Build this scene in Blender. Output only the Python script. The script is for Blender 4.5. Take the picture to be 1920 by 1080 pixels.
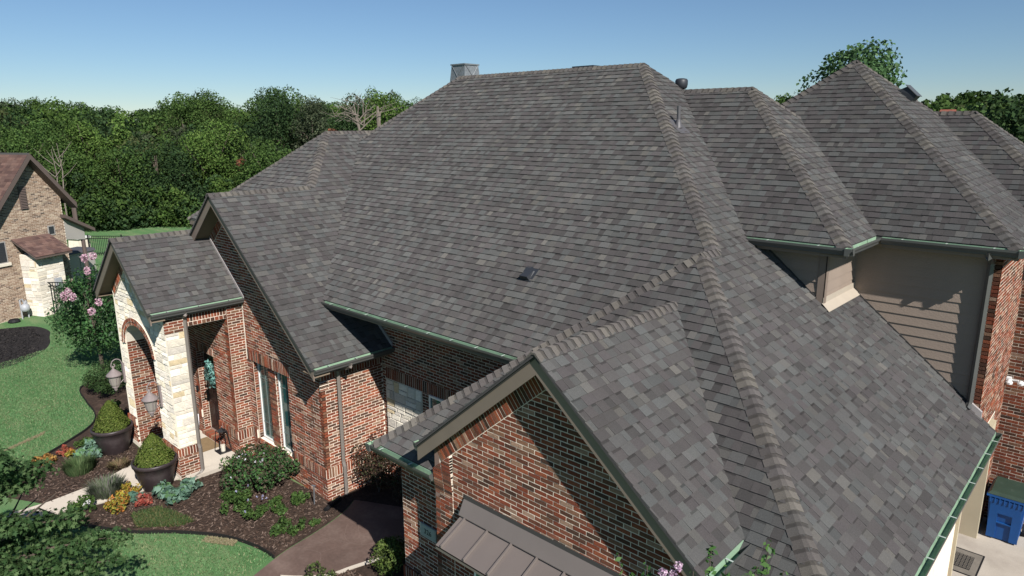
import bpy, math, random
import numpy as np
from mathutils import Vector, Matrix

# ------------------------------------------------------------------ clear
for o in list(bpy.data.objects): bpy.data.objects.remove(o, do_unlink=True)
scene = bpy.context.scene
COL = scene.collection
R = math.radians
rng = random.Random(7)
nrng = np.random.default_rng(11)

# ------------------------------------------------------------------ camera
CAM = np.array([0.0, 0.0, 8.2])
YAW, PITCH, ROLL, FPX = R(42.854), R(13.306), R(-0.289), 1297.8
def cam_basis():
    cy, sy, cp, sp = math.cos(YAW), math.sin(YAW), math.cos(PITCH), math.sin(PITCH)
    f = np.array([-sy*cp, cy*cp, -sp]); r = np.array([cy, sy, 0.0]); u = np.cross(r, f)
    c, s = math.cos(ROLL), math.sin(ROLL)
    return c*r + s*u, -s*r + c*u, f
CR, CU, CF = cam_basis()
cam_data = bpy.data.cameras.new('camera')
cam_data.sensor_width = 36.0
cam_data.lens = 36.0*FPX/1920.0
cam_data.clip_start = 0.1
cam_data.clip_end = 3000.0
cam = bpy.data.objects.new('camera', cam_data)
COL.objects.link(cam)
cam.matrix_world = Matrix(((CR[0], CU[0], -CF[0], CAM[0]), (CR[1], CU[1], -CF[1], CAM[1]),
                           (CR[2], CU[2], -CF[2], CAM[2]), (0, 0, 0, 1)))
scene.camera = cam

# ------------------------------------------------------------------ sky and sun
SUN = np.array([1.33, -0.48, 1.16]); SUN = SUN/np.linalg.norm(SUN)
SUN_EL = math.asin(SUN[2]); SUN_ROT = math.atan2(SUN[0], SUN[1])
world = bpy.data.worlds.new('World'); scene.world = world; world.use_nodes = True
wn = world.node_tree.nodes; wl = world.node_tree.links
sky = wn.new('ShaderNodeTexSky'); sky.sky_type = 'NISHITA'; sky.sun_disc = False
sky.sun_elevation = SUN_EL; sky.sun_rotation = SUN_ROT
sky.altitude = 9000; sky.air_density = 3.0; sky.dust_density = 0.0; sky.ozone_density = 4.8
wn['Background'].inputs['Strength'].default_value = 0.052
wl.new(sky.outputs['Color'], wn['Background'].inputs['Color'])
sun_data = bpy.data.lights.new('sun', 'SUN')
sun_data.energy = 4.0; sun_data.angle = R(0.53); sun_data.color = (1.0, 0.965, 0.915)
sun = bpy.data.objects.new('sun', sun_data); COL.objects.link(sun)
sun.rotation_euler = Vector((-SUN[0], -SUN[1], -SUN[2])).to_track_quat('-Z', 'Y').to_euler()
sun.location = (20, -8, 30)
vs = scene.view_settings
vs.view_transform = 'Standard'; vs.look = 'None'; vs.gamma = 1.0; vs.exposure = 0.68
vs.use_curve_mapping = False
scene.render.engine = 'CYCLES'

# ------------------------------------------------------------------ pixel helpers (metres from the survey of the photo)
def project(p):
    d = np.asarray(p, float) - CAM
    z = d @ CF
    return 960 + FPX*(d @ CR)/z, 540 - FPX*(d @ CU)/z, z
def bearing(px, py=233.0):
    v = CF + CR*(px-960)/FPX - CU*(py-540)/FPX
    h = np.array([v[0], v[1]]); return h/np.linalg.norm(h)
def spot(px, dist, py=233.0):
    b = bearing(px, py)*dist; return (float(b[0]), float(b[1]))
def top_height(px, py, dist):
    v = CF + CR*(px-960)/FPX - CU*(py-540)/FPX
    return float(8.2 + v[2]*dist/math.hypot(v[0], v[1]))

# ------------------------------------------------------------------ materials
def M(name, base, rough=0.8, attr=False, noise=None, bump=None, spec=0.3, metal=0.0, second=None, trans=0.0, grain=None):
    """noise=(scale, amount) brightness mottling; bump=(scale, strength); second=(colour, scale, lo, hi) patches; grain=(scale, amount)"""
    m = bpy.data.materials.new(name); m.use_nodes = True
    nt = m.node_tree; n = nt.nodes; l = nt.links
    b = n['Principled BSDF']
    b.inputs['Roughness'].default_value = rough
    b.inputs['Metallic'].default_value = metal
    b.inputs['Specular IOR Level'].default_value = spec
    b.inputs['Diffuse Roughness'].default_value = 1.0 if rough > .85 else 0.0
    tc = n.new('ShaderNodeTexCoord')
    if attr:
        a = n.new('ShaderNodeAttribute'); a.attribute_name = 'Col'; src = a.outputs['Color']
    else:
        c = n.new('ShaderNodeRGB'); c.outputs[0].default_value = (*base, 1); src = c.outputs[0]
    if second:
        sc, scale, lo, hi = second
        t = n.new('ShaderNodeTexNoise'); t.inputs['Scale'].default_value = scale; t.inputs['Detail'].default_value = 6
        t.inputs['Roughness'].default_value = 0.62
        l.new(tc.outputs['Object'], t.inputs['Vector'])
        mr = n.new('ShaderNodeMapRange'); mr.inputs['From Min'].default_value = lo; mr.inputs['From Max'].default_value = hi
        l.new(t.outputs['Fac'], mr.inputs['Value'])
        mx = n.new('ShaderNodeMix'); mx.data_type = 'RGBA'
        l.new(mr.outputs['Result'], mx.inputs['Factor']); l.new(src, mx.inputs['A']); mx.inputs['B'].default_value = (*sc, 1)
        src = mx.outputs['Result']
    for k in (noise, grain):
        if not k: continue
        scale, amt = k
        t = n.new('ShaderNodeTexNoise'); t.inputs['Scale'].default_value = scale; t.inputs['Detail'].default_value = 4
        l.new(tc.outputs['Object'], t.inputs['Vector'])
        mr = n.new('ShaderNodeMapRange'); mr.inputs['From Min'].default_value = 0.25; mr.inputs['From Max'].default_value = 0.75
        mr.inputs['To Min'].default_value = 1-amt; mr.inputs['To Max'].default_value = 1+amt
        l.new(t.outputs['Fac'], mr.inputs['Value'])
        mul = n.new('ShaderNodeVectorMath'); mul.operation = 'SCALE'
        l.new(src, mul.inputs[0]); l.new(mr.outputs['Result'], mul.inputs['Scale'])
        src = mul.outputs['Vector']
    l.new(src, b.inputs['Base Color'])
    if trans:
        b.inputs['Subsurface Weight'].default_value = 0.0
        td = n.new('ShaderNodeBsdfTranslucent'); l.new(src, td.inputs['Color'])
        ms = n.new('ShaderNodeMixShader'); ms.inputs[0].default_value = trans
        out = n['Material Output']
        l.new(b.outputs[0], ms.inputs[1]); l.new(td.outputs[0], ms.inputs[2]); l.new(ms.outputs[0], out.inputs['Surface'])
    if bump:
        t = n.new('ShaderNodeTexNoise'); t.inputs['Scale'].default_value = bump[0]; t.inputs['Detail'].default_value = 5
        l.new(tc.outputs['Object'], t.inputs['Vector'])
        bp = n.new('ShaderNodeBump'); bp.inputs['Strength'].default_value = bump[1]; bp.inputs['Distance'].default_value = 0.02
        l.new(t.outputs['Fac'], bp.inputs['Height']); l.new(bp.outputs[0], b.inputs['Normal'])
    return m

MAT = dict(
    shingle=M('asphalt_shingle', (.09,.09,.09), .95, attr=True, noise=(.55,.09), grain=(120,.28), bump=(260,.35), spec=.15),
    deck=M('roof_underlay', (.05,.048,.047), .95),
    brick=M('fired_brick', (.2,.08,.05), .9, attr=True, noise=(9,.16), grain=(55,.22), bump=(70,.4), spec=.12),
    mortar=M('cream_mortar', (.67,.585,.485), .95, noise=(6,.12), bump=(60,.4), spec=.1),
    stone=M('limestone', (.6,.54,.44), .9, attr=True, noise=(7,.12), grain=(38,.14), bump=(22,.8), spec=.12),
    stonemortar=M('stone_mortar', (.60,.55,.46), .95, noise=(8,.1), bump=(40,.5)),
    trim=M('taupe_trim_paint', (.205,.158,.128), .6, noise=(3,.06), spec=.35),
    trimdark=M('dark_drip_edge', (.045,.042,.04), .6, spec=.35),
    soffit=M('brown_soffit_paint', (.20,.155,.11), .7, noise=(4,.06)),
    siding=M('taupe_siding', (.27,.212,.172), .7, noise=(2.2,.07), grain=(60,.05), bump=(45,.25)),
    sidingpale=M('pale_flashing', (.42,.36,.29), .55, noise=(5,.05)),
    gutter=M('bronze_gutter_paint', (.085,.085,.08), .38, noise=(3,.08), spec=.5),
    gutterin=M('mint_gutter_coating', (.27,.40,.275), .45, noise=(2.5,.22), second=((.12,.15,.10), 3.0, .55, .8), spec=.5),
    strap=M('gutter_strap', (.55,.62,.55), .4, metal=.2, spec=.5),
    spout=M('downspout_paint', (.19,.165,.145), .45, noise=(4,.06), spec=.5),
    awning=M('brown_standing_seam_metal', (.165,.138,.125), .42, noise=(1.6,.07), spec=.5),
    flash=M('grey_flashing', (.40,.36,.345), .4, noise=(6,.08), spec=.5),
    galv=M('galvanised_steel', (.20,.215,.225), .55, metal=.3, noise=(14,.25), spec=.5),
    blackmetal=M('black_metal', (.018,.018,.02), .4, spec=.5),
    darkvent=M('dark_vent_plastic', (.03,.033,.038), .5, spec=.5),
    pvc=M('lead_boot', (.11,.105,.11), .5, metal=.2),
    glass=M('window_glass', (.03,.10,.095), .04, spec=1.0),
    winframe=M('white_vinyl', (.75,.74,.71), .45),
    mullion=M('lead_muntin', (.22,.27,.26), .35, metal=.3),
    door=M('dark_brown_door', (.028,.014,.012), .35, noise=(5,.25), spec=.5),
    handle=M('dark_iron', (.02,.02,.02), .3, metal=.8),
    plaque=M('grey_cast_stone', (.30,.32,.31), .8, noise=(30,.08)),
    inkdark=M('dark_numerals', (.02,.022,.024), .7),
    concrete=M('pale_concrete', (.40,.355,.30), .92, noise=(1.1,.10), grain=(70,.10), bump=(90,.2), second=((.29,.25,.21), .9, .52, .78)),
    drive=M('stained_concrete', (.135,.090,.074), .62, noise=(1.2,.18), grain=(16,.12), second=((.19,.135,.112), 1.7, .47, .72), bump=(60,.15), spec=.4),
    vein=M('concrete_vein', (.22,.16,.135), .8),
    mulch=M('mulch_bed', (.030,.019,.014), .95, noise=(12,.4), bump=(45,1.0), second=((.065,.042,.030), 4, .5, .75)),
    chips=M('bark_chips', (.05,.03,.02), .95, attr=True),
    blackmulch=M('black_mulch', (.012,.010,.010), .95, noise=(14,.4), bump=(40,1.0), second=((.022,.019,.018), 5, .5, .75)),
    leaf=M('leaf', (.05,.1,.03), .7, attr=True, trans=.22, spec=.12),
    gloss=M('glossy_leaf', (.05,.1,.03), .5, attr=True, trans=.18, spec=.28),
    blade=M('grass_blade', (.05,.1,.03), .6, attr=True, trans=.25, spec=.25),
    petal=M('flower_petal', (.6,.3,.5), .7, attr=True, trans=.2),
    bark=M('bark', (.09,.07,.055), .95, noise=(8,.3), bump=(20,.8)),
    deadwood=M('bleached_wood', (.20,.165,.14), .95, noise=(6,.25)),
    pot=M('brown_glazed_pot', (.040,.029,.030), .42, noise=(2.5,.25), second=((.075,.06,.06), 3.5, .5, .8), bump=(14,.15), spec=.5),
    soil=M('potting_soil', (.02,.014,.01), 1.0),
    lamp=M('mauve_grey_iron', (.23,.19,.185), .6, noise=(20,.1)),
    lampglass=M('lamp_glass', (.30,.27,.24), .15, spec=.8),
    wreath=M('wreath_leaf', (.1,.25,.22), .6, attr=True),
    mat=M('coir_doormat', (.17,.115,.062), .98, noise=(7,.12), grain=(120,.2), bump=(150,.6)),
    matgrey=M('taupe_mat', (.17,.15,.125), .95, noise=(5,.15), grain=(90,.2)),
    rubber=M('black_rubber', (.012,.012,.013), .7),
    candle=M('candle_wax', (.65,.6,.5), .6),
    cloth=M('white_cloth', (.72,.72,.74), .85),
    clothblue=M('blue_cloth', (.05,.06,.16), .85),
    bin=M('blue_bin_plastic', (.010,.085,.29), .42, noise=(4,.12), spec=.5),
    binlid=M('dark_green_lid', (.030,.052,.036), .5, noise=(3,.15), second=((.10,.12,.10), 5, .6, .8), spec=.5),
    whiteplastic=M('white_plastic', (.75,.75,.74), .4, spec=.5),
    doorframe=M('tan_trim', (.50,.43,.30), .6, noise=(3,.06)),
    nroof=M('red_brown_shingle', (.10,.05,.045), .95, attr=True, noise=(2,.15), grain=(60,.25), spec=.12),
    ntrim=M('brown_trim', (.115,.085,.075), .6),
    shed=M('grey_shed_plastic', (.34,.315,.29), .55, noise=(2,.05)),
    shedtop=M('slate_shed_roof', (.085,.08,.09), .6),
    meter=M('grey_meter_paint', (.38,.39,.41), .45, spec=.5),
    iron=M('black_iron', (.012,.012,.013), .5),
    edging=M('black_edging', (.015,.014,.013), .7),
    grass=None,
    tile=M('terracotta_tile', (.22,.075,.05), .8, noise=(4,.2)),
    steel=M('bare_steel', (.35,.36,.38), .35, metal=.7),
    inner=M('plain_wall_core', (.16,.11,.09), .9),
)

# lawn: mottled mown turf with straw-coloured wear and mowing streaks
def lawn_material():
    m = bpy.data.materials.new('mown_turf'); m.use_nodes = True
    nt = m.node_tree; n = nt.nodes; l = nt.links; b = n['Principled BSDF']
    b.inputs['Roughness'].default_value = .9; b.inputs['Specular IOR Level'].default_value = .15
    tc = n.new('ShaderNodeTexCoord')
    def noise(scale, detail=5, vec=None, rough=.6):
        t = n.new('ShaderNodeTexNoise'); t.inputs['Scale'].default_value = scale; t.inputs['Detail'].default_value = detail
        t.inputs['Roughness'].default_value = rough
        l.new(vec or tc.outputs['Object'], t.inputs['Vector']); return t.outputs['Fac']
    def ramp(v, a, b_):
        r = n.new('ShaderNodeMapRange'); r.inputs['From Min'].default_value = a; r.inputs['From Max'].default_value = b_
        l.new(v, r.inputs['Value']); return r.outputs['Result']
    def mix(f, a, c):
        x = n.new('ShaderNodeMix'); x.data_type = 'RGBA'
        l.new(f, x.inputs['Factor'])
        if isinstance(a, tuple): x.inputs['A'].default_value = (*a, 1)
        else: l.new(a, x.inputs['A'])
        x.inputs['B'].default_value = (*c, 1); return x.outputs['Result']
    mp = n.new('ShaderNodeMapping'); mp.inputs['Rotation'].default_value = (0, 0, R(-32)); mp.inputs['Scale'].default_value = (.28, 1.7, 1)
    l.new(tc.outputs['Object'], mp.inputs['Vector'])
    c = mix(ramp(noise(.8, 6), .35, .7), (0.096,0.203,0.075), (0.130,0.243,0.096))
    c = mix(ramp(noise(1.0, 4, mp.outputs['Vector']), .47, .76), c, (0.243,0.282,0.141))
    c = mix(ramp(noise(9, 6), .60, .85), c, (0.271,0.271,0.147))
    c = mix(ramp(noise(40, 4), .45, .75), c, (0.085,0.169,0.066))
    l.new(c, b.inputs['Base Color'])
    bp = n.new('ShaderNodeBump'); bp.inputs['Strength'].default_value = .7; bp.inputs['Distance'].default_value = .03
    l.new(noise(55, 6), bp.inputs['Height']); l.new(bp.outputs[0], b.inputs['Normal'])
    return m
MAT['grass'] = lawn_material()

# ------------------------------------------------------------------ mesh helpers
class MB:
    def __init__(s): s.v = []; s.f = []; s.c = []
    def add(s, verts, faces, col=None):
        k = len(s.v); s.v += [tuple(map(float, p)) for p in verts]; s.f += [tuple(i+k for i in f) for f in faces]
        s.c += list(col) if isinstance(col, list) else [col or (1, 1, 1)]*len(verts)
    def box(s, x0, x1, y0, y1, z0, z1, col=None):
        V = [(x, y, z) for z in (z0, z1) for y in (y0, y1) for x in (x0, x1)]
        s.add(V, [(0,2,3,1),(4,5,7,6),(0,1,5,4),(2,6,7,3),(0,4,6,2),(1,3,7,5)], col)
    def prism(s, poly, ext, col=None):
        n = len(poly); a = [np.asarray(p, float) for p in poly]; e = np.asarray(ext, float)
        s.add(a+[p+e for p in a], [tuple(range(n))[::-1], tuple(range(n, 2*n))]+[(i, (i+1) % n, n+(i+1) % n, n+i) for i in range(n)], col)
    def tube(s, pts, rad, seg=8, col=None, cap=True):
        pts = [np.asarray(p, float) for p in pts]
        rs = rad if isinstance(rad, (list, tuple)) else [rad]*len(pts)
        rings = []
        for i, p in enumerate(pts):
            d = pts[min(i+1, len(pts)-1)]-pts[max(i-1, 0)]; d = d/(np.linalg.norm(d)+1e-9)
            a = np.cross(d, [0, 0, 1] if abs(d[2]) < .9 else [1, 0, 0]); a /= np.linalg.norm(a); b = np.cross(d, a)
            rings.append([p+rs[i]*(math.cos(t)*a+math.sin(t)*b) for t in [2*math.pi*j/seg for j in range(seg)]])
        V = [q for r in rings for q in r]; F = []
        for i in range(len(pts)-1):
            for j in range(seg): F.append((i*seg+j, i*seg+(j+1) % seg, (i+1)*seg+(j+1) % seg, (i+1)*seg+j))
        if cap: F += [tuple(range(seg))[::-1], tuple(range((len(pts)-1)*seg, len(pts)*seg))]
        s.add(V, F, col)
    def lathe(s, prof, c=(0, 0, 0), seg=24, col=None, cap=True):
        V = []; F = []
        for r, z in prof:
            for j in range(seg):
                t = 2*math.pi*j/seg; V.append((c[0]+r*math.cos(t), c[1]+r*math.sin(t), c[2]+z))
        for i in range(len(prof)-1):
            for j in range(seg): F.append((i*seg+j, i*seg+(j+1) % seg, (i+1)*seg+(j+1) % seg, (i+1)*seg+j))
        if cap: F += [tuple(range(seg))[::-1], tuple(range((len(prof)-1)*seg, len(prof)*seg))]
        s.add(V, F, col)
    def mesh(s, name, mat, origin=(0, 0, 0), color=False, smooth=False):
        me = bpy.data.meshes.new(name)
        o = origin
        me.from_pydata([(x-o[0], y-o[1], z-o[2]) for x, y, z in s.v], [], s.f)
        if color:
            at = me.attributes.new('Col', 'FLOAT_COLOR', 'POINT')
            at.data.foreach_set('color', np.array([(*c, 1) for c in s.c], np.float32).ravel())
        me.materials.append(MAT[mat])
        if smooth: me.polygons.foreach_set('use_smooth', [True]*len(me.polygons))
        me.update(); return me
    def build(s, name, mat, parent=None, origin=None, color=False, smooth=False):
        """mesh given in world metres; origin defaults to its middle"""
        if origin is None:
            a = np.array(s.v); origin = tuple((a.min(0)+a.max(0))/2)
        ob = bpy.data.objects.new(name, s.mesh(name, mat, origin, color, smooth))
        place(ob, origin, parent); return ob
WORLD = {}
def place(ob, loc, parent=None):
    COL.objects.link(ob); WORLD[ob.name] = np.array(loc, float)
    if parent is not None:
        ob.parent = parent; p = WORLD[parent.name]
        ob.location = (loc[0]-p[0], loc[1]-p[1], loc[2]-p[2])
    else: ob.location = loc
    return ob
def tag(o, label=None, cat=None, group=None, kind=None):
    if label: o['label'] = label
    if cat: o['category'] = cat
    if group: o['group'] = group
    if kind: o['kind'] = kind
    return o
def thing(name, loc, label, cat, group=None):
    o = bpy.data.objects.new(name, None); o.empty_display_size = .2
    place(o, loc); return tag(o, label, cat, group)
def np_mesh(name, V, F, mat, col=None):
    """V (N,3), F (K,m) all faces of m corners"""
    me = bpy.data.meshes.new(name); V = np.asarray(V, np.float32); F = np.asarray(F, np.int32)
    k, m = F.shape
    me.vertices.add(len(V)); me.vertices.foreach_set('co', V.ravel())
    me.loops.add(k*m); me.loops.foreach_set('vertex_index', F.ravel())
    me.polygons.add(k); me.polygons.foreach_set('loop_start', np.arange(0, k*m, m, dtype=np.int32))
    me.polygons.foreach_set('loop_total', np.full(k, m, np.int32))
    if col is not None:
        at = me.attributes.new('Col', 'FLOAT_COLOR', 'POINT')
        c = np.ones((len(V), 4), np.float32); c[:, :3] = col; at.data.foreach_set('color', c.ravel())
    me.materials.append(MAT[mat]); me.update(calc_edges=True); me.validate(); return me

# ------------------------------------------------------------------ 2D clipping
def halfplanes(poly):
    a = sum(poly[i][0]*poly[(i+1) % len(poly)][1]-poly[(i+1) % len(poly)][0]*poly[i][1] for i in range(len(poly)))
    P = poly if a > 0 else poly[::-1]; H = []
    for i in range(len(P)):
        (x0, y0), (x1, y1) = P[i], P[(i+1) % len(P)]
        nx, ny = y1-y0, x0-x1; d = math.hypot(nx, ny)
        if d < 1e-9: continue
        H.append((nx/d, ny/d, (nx*x0+ny*y0)/d))
    return H
def clip(poly, H):
    for nx, ny, d in H:
        if not poly: return []
        out = []
        for i in range(len(poly)):
            p, q = poly[i], poly[(i+1) % len(poly)]
            sp, sq = nx*p[0]+ny*p[1]-d, nx*q[0]+ny*q[1]-d
            if sp <= 1e-7: out.append(p)
            if (sp < -1e-7 and sq > 1e-7) or (sp > 1e-7 and sq < -1e-7):
                t = sp/(sp-sq); out.append((p[0]+t*(q[0]-p[0]), p[1]+t*(q[1]-p[1])))
        poly = out
    res = []
    for p in poly:
        if not res or math.hypot(p[0]-res[-1][0], p[1]-res[-1][1]) > 1e-4: res.append(p)
    if len(res) > 2 and math.hypot(res[0][0]-res[-1][0], res[0][1]-res[-1][1]) < 1e-4: res.pop()
    return res if len(res) > 2 else []
def area(p): return abs(sum(p[i][0]*p[(i+1) % len(p)][1]-p[(i+1) % len(p)][0]*p[i][1] for i in range(len(p))))/2

def px_area(piece, n, ar):
    c = np.mean(piece, 0); x, y, z = project(c)
    if z < .5 or not (-10 < x < 1930 and -10 < y < 1090): return -1
    v = (CAM-c); d = np.linalg.norm(v); cs = (v @ n)/d
    return ar*cs/d**2 if cs > .03 else -1

# ==================================================================== THE SETTING
def sheet(name, pts, z, mat, kind='structure'):
    mb = MB(); mb.add([(x, y, z) for x, y in pts], [tuple(range(len(pts)))])
    o = mb.build(name, mat, None, origin=(0, 0, 0)); return tag(o, kind=kind)
sheet('ground', [(-900,-300),(500,-300),(500,1100),(-900,1100)], 0.0, 'grass')
def smooth_poly(pts, n=5, closed=True):
    P = [np.array(p, float) for p in pts]; out = []; m = len(P)
    for i in range(m if closed else m-1):
        p0, p1, p2, p3 = P[(i-1) % m] if closed or i > 0 else P[i], P[i], P[(i+1) % m], P[(i+2) % m] if closed or i+2 < m else P[(i+1) % m]
        for k in range(n):
            t = k/n
            out.append(tuple(.5*((2*p1)+(-p0+p2)*t+(2*p0-5*p1+4*p2-p3)*t*t+(-p0+3*p1-3*p2+p3)*t**3)))
    if not closed: out.append(tuple(P[-1]))
    return out
BED_FRONT = smooth_poly([(-16.9,2.95),(-15.61,3.37),(-14.46,4.02),(-13.80,4.62),(-12.92,5.22),(-12.1,5.5),(-11.50,5.56)], 5, False)
BED_DRIVE = smooth_poly([(-11.50,5.56),(-11.60,5.95),(-11.72,6.69),(-11.92,7.40),(-12.2,7.9),(-12.50,8.3)], 4, False)
BED_LAWN = smooth_poly([(-18.1,2.6),(-18.65,2.85),(-19.12,3.2),(-19.63,3.59),(-20.05,4.14),(-20.43,4.63),(-20.80,5.05),(-21.28,5.37),(-21.99,5.56),(-22.98,5.65),(-24.4,5.9),(-24.9,6.8),(-24.4,7.8)], 4, False)
bed_r = BED_FRONT+BED_DRIVE[1:]+[(-12.50,7.52),(-15.85,7.2),(-15.85,5.60),(-15.97,5.60),(-16.1,5.5),(-16.14,4.37),(-16.4,3.35)]
bed_l = BED_LAWN+[(-21.5,8.8),(-19.15,8.8),(-19.15,5.60),(-17.7,5.55),(-17.69,5.2),(-17.22,4.25),(-16.95,3.2)]
sheet('mulch_bed', bed_r, .008, 'mulch'); sheet('mulch_bed', bed_l, .008, 'mulch')
sheet('mulch_bed', smooth_poly([(-34.5,5.75),(-33.95,6.8),(-32.7,7.1),(-31.6,6.85),(-30.6,6.6),(-29.65,6.1),(-28.8,5.2),(-28.7,4.2),(-30,2.5),(-33,1.5),(-36,3)], 5), .008, 'blackmulch')
sheet('mulch_bed', [(-10.9,4.6),(-10.85,5.35),(-10.2,6.0),(-10.1,6.41),(-9.98,6.81),(-9.8,7.3),(-9.4,8.0),(-8.62,8.4),(-8.62,6.4),(-7.4,6.4),(-7.4,6.1),(-2.9,6.1),(-2.9,4.4)], .008, 'mulch')
sheet('mulch_bed', [(-12.52,7.6),(-12.52,9.05),(-8.62,9.05),(-8.62,8.6),(-10.8,8.55),(-11.5,8.2),(-12.1,7.9)], .016, 'mulch')
# stained drive/walk in the courtyard
drive_pts = [(-11.46,5.50)]+[(x+.02, y) for x, y in BED_DRIVE[1:]]+[(-12.50,9.05),(-8.6,9.05),(-8.62,8.0),(-9.4,8.0),(-9.75,7.4),(-9.95,6.85),(-10.07,6.41),(-10.2,6.02),(-10.8,5.40),(-10.9,4.4),(-11.1,4.5)]
sheet('stained_path', drive_pts, .012, 'drive')
# pale walk, porch slab, back drive
mb = MB(); mb.prism([(-17.35,.6,0),(-16.75,.6,0),(-16.40,3.3,0),(-16.10,4.37,0),(-16.05,5.6,0),(-17.68,5.6,0),(-17.70,5.2,0),(-17.24,4.27,0),(-17.12,3.2,0)], (0,0,.04))
tag(mb.build('front_walk', 'concrete'), kind='structure')
mb = MB(); mb.box(-17.02+.0,-16.12,4.245,4.26,.0395,.0415); mb.add([(-17.22,4.30,.0412),(-16.12,4.46,.0412),(-16.12,4.475,.0412),(-17.22,4.315,.0412)],[(0,1,2,3)])
sheet('driveway', [(-2.05,6.6),(12,6.6),(12,30),(-.9,30),(-.9,16.55),(-2.05,16.55)], .012, 'concrete')

def chips(name, n, region, col, size, mat='chips', z=.012, lift=.03):
    H = [halfplanes(p) for p in region]
    pts = []
    A = [area(p) for p in region]; tot = sum(A)
    for p, h, a in zip(region, H, A):
        xs = [q[0] for q in p]; ys = [q[1] for q in p]; k = int(n*a/tot); c = 0; g = 0
        while c < k and g < k*6:
            g += 1
            x, y = rng.uniform(min(xs), max(xs)), rng.uniform(min(ys), max(ys))
            if all(nx*x+ny*y <= d for nx, ny, d in h): pts.append((x, y)); c += 1
    P = np.array(pts); N = len(P)
    a = nrng.uniform(0, 2*np.pi, N); L = nrng.uniform(.5, 1.5, N)*size; Wd = L*nrng.uniform(.25, .5, N)
    tilt = nrng.uniform(-.5, .5, N)
    ax = np.stack([np.cos(a)*np.cos(tilt), np.sin(a)*np.cos(tilt), np.sin(tilt)], 1)*L[:, None]/2
    bx = np.stack([-np.sin(a), np.cos(a), nrng.uniform(-.4, .4, N)], 1)*Wd[:, None]/2
    c = np.column_stack([P, nrng.uniform(z, z+lift, N)])
    V = np.stack([c-ax-bx, c+ax-bx, c+ax+bx, c-ax+bx], 1).reshape(-1, 3)
    F = np.arange(4*N).reshape(-1, 4)
    cc = np.array(col)[nrng.integers(0, len(col), N)]*nrng.uniform(.7, 1.3, (N, 1))
    o = bpy.data.objects.new(name, np_mesh(name, V, F, mat, np.repeat(cc, 4, 0))); place(o, (0, 0, 0)); return o
chipcol = [(.045,.028,.020),(.06,.036,.026),(.085,.056,.042),(.03,.02,.016),(.10,.07,.053),(.14,.10,.08)]
ra = [[(-16.3,3.3),(-15.6,3.42),(-14.5,4.05),(-13.8,4.66),(-12.9,5.27),(-13.4,7.4),(-15.8,7.15),(-16.05,4.4)],
      [(-12.9,5.27),(-11.6,5.6),(-11.75,6.7),(-12.0,7.35),(-13.4,7.4)],
      [(-17.2,4.15),(-17.0,3.2),(-18.1,2.7),(-19.1,3.25),(-19.6,3.65),(-19.4,5.5),(-17.75,5.5)],
      [(-19.6,3.65),(-20.4,4.7),(-21.3,5.4),(-23,5.7),(-24.3,6.2),(-22,8.5),(-19.3,8.5),(-19.4,5.5)],
      [(-10.8,5.2),(-10.1,6.3),(-9.8,7.2),(-8.65,7.9),(-8.65,6.3),(-7.5,6.2),(-7.5,5)]]
tag(chips('bark_chips', 15000, ra, chipcol, .05), 'brown bark mulch chips strewn over the planting beds', 'mulch', kind='stuff')
rb = [[(-34.4,5.8),(-33.9,6.7),(-31.7,6.75),(-29.8,6.0),(-28.9,5.1),(-29,4),(-31,2.6),(-35,3)]]
tag(chips('dark_mulch_chips', 3500, rb, [(.012,.010,.010),(.02,.018,.017),(.035,.03,.027),(.008,.007,.007)], .07), 'black mulch chips in the neighbouring bed', 'mulch', kind='stuff')
# bed edging strips
def edging(path, label):
    mb = MB()
    for (a, b) in zip(path[:-1], path[1:]):
        d = np.array(b)-np.array(a); L = np.linalg.norm(d)
        if L < 1e-6: continue
        n = np.array([-d[1], d[0]])/L*.012
        mb.prism([(a[0]-n[0], a[1]-n[1], 0), (b[0]-n[0], b[1]-n[1], 0), (b[0]+n[0], b[1]+n[1], 0), (a[0]+n[0], a[1]+n[1], 0)], (0, 0, .07))
    return tag(mb.build('bed_edging', 'edging'), label, 'edging')
edging(BED_LAWN[:-6], 'thin black edging strip curving between far lawn and potted shrub bed')
edging(BED_FRONT, 'thin black edging strip between near lawn and flower bed')
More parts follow.
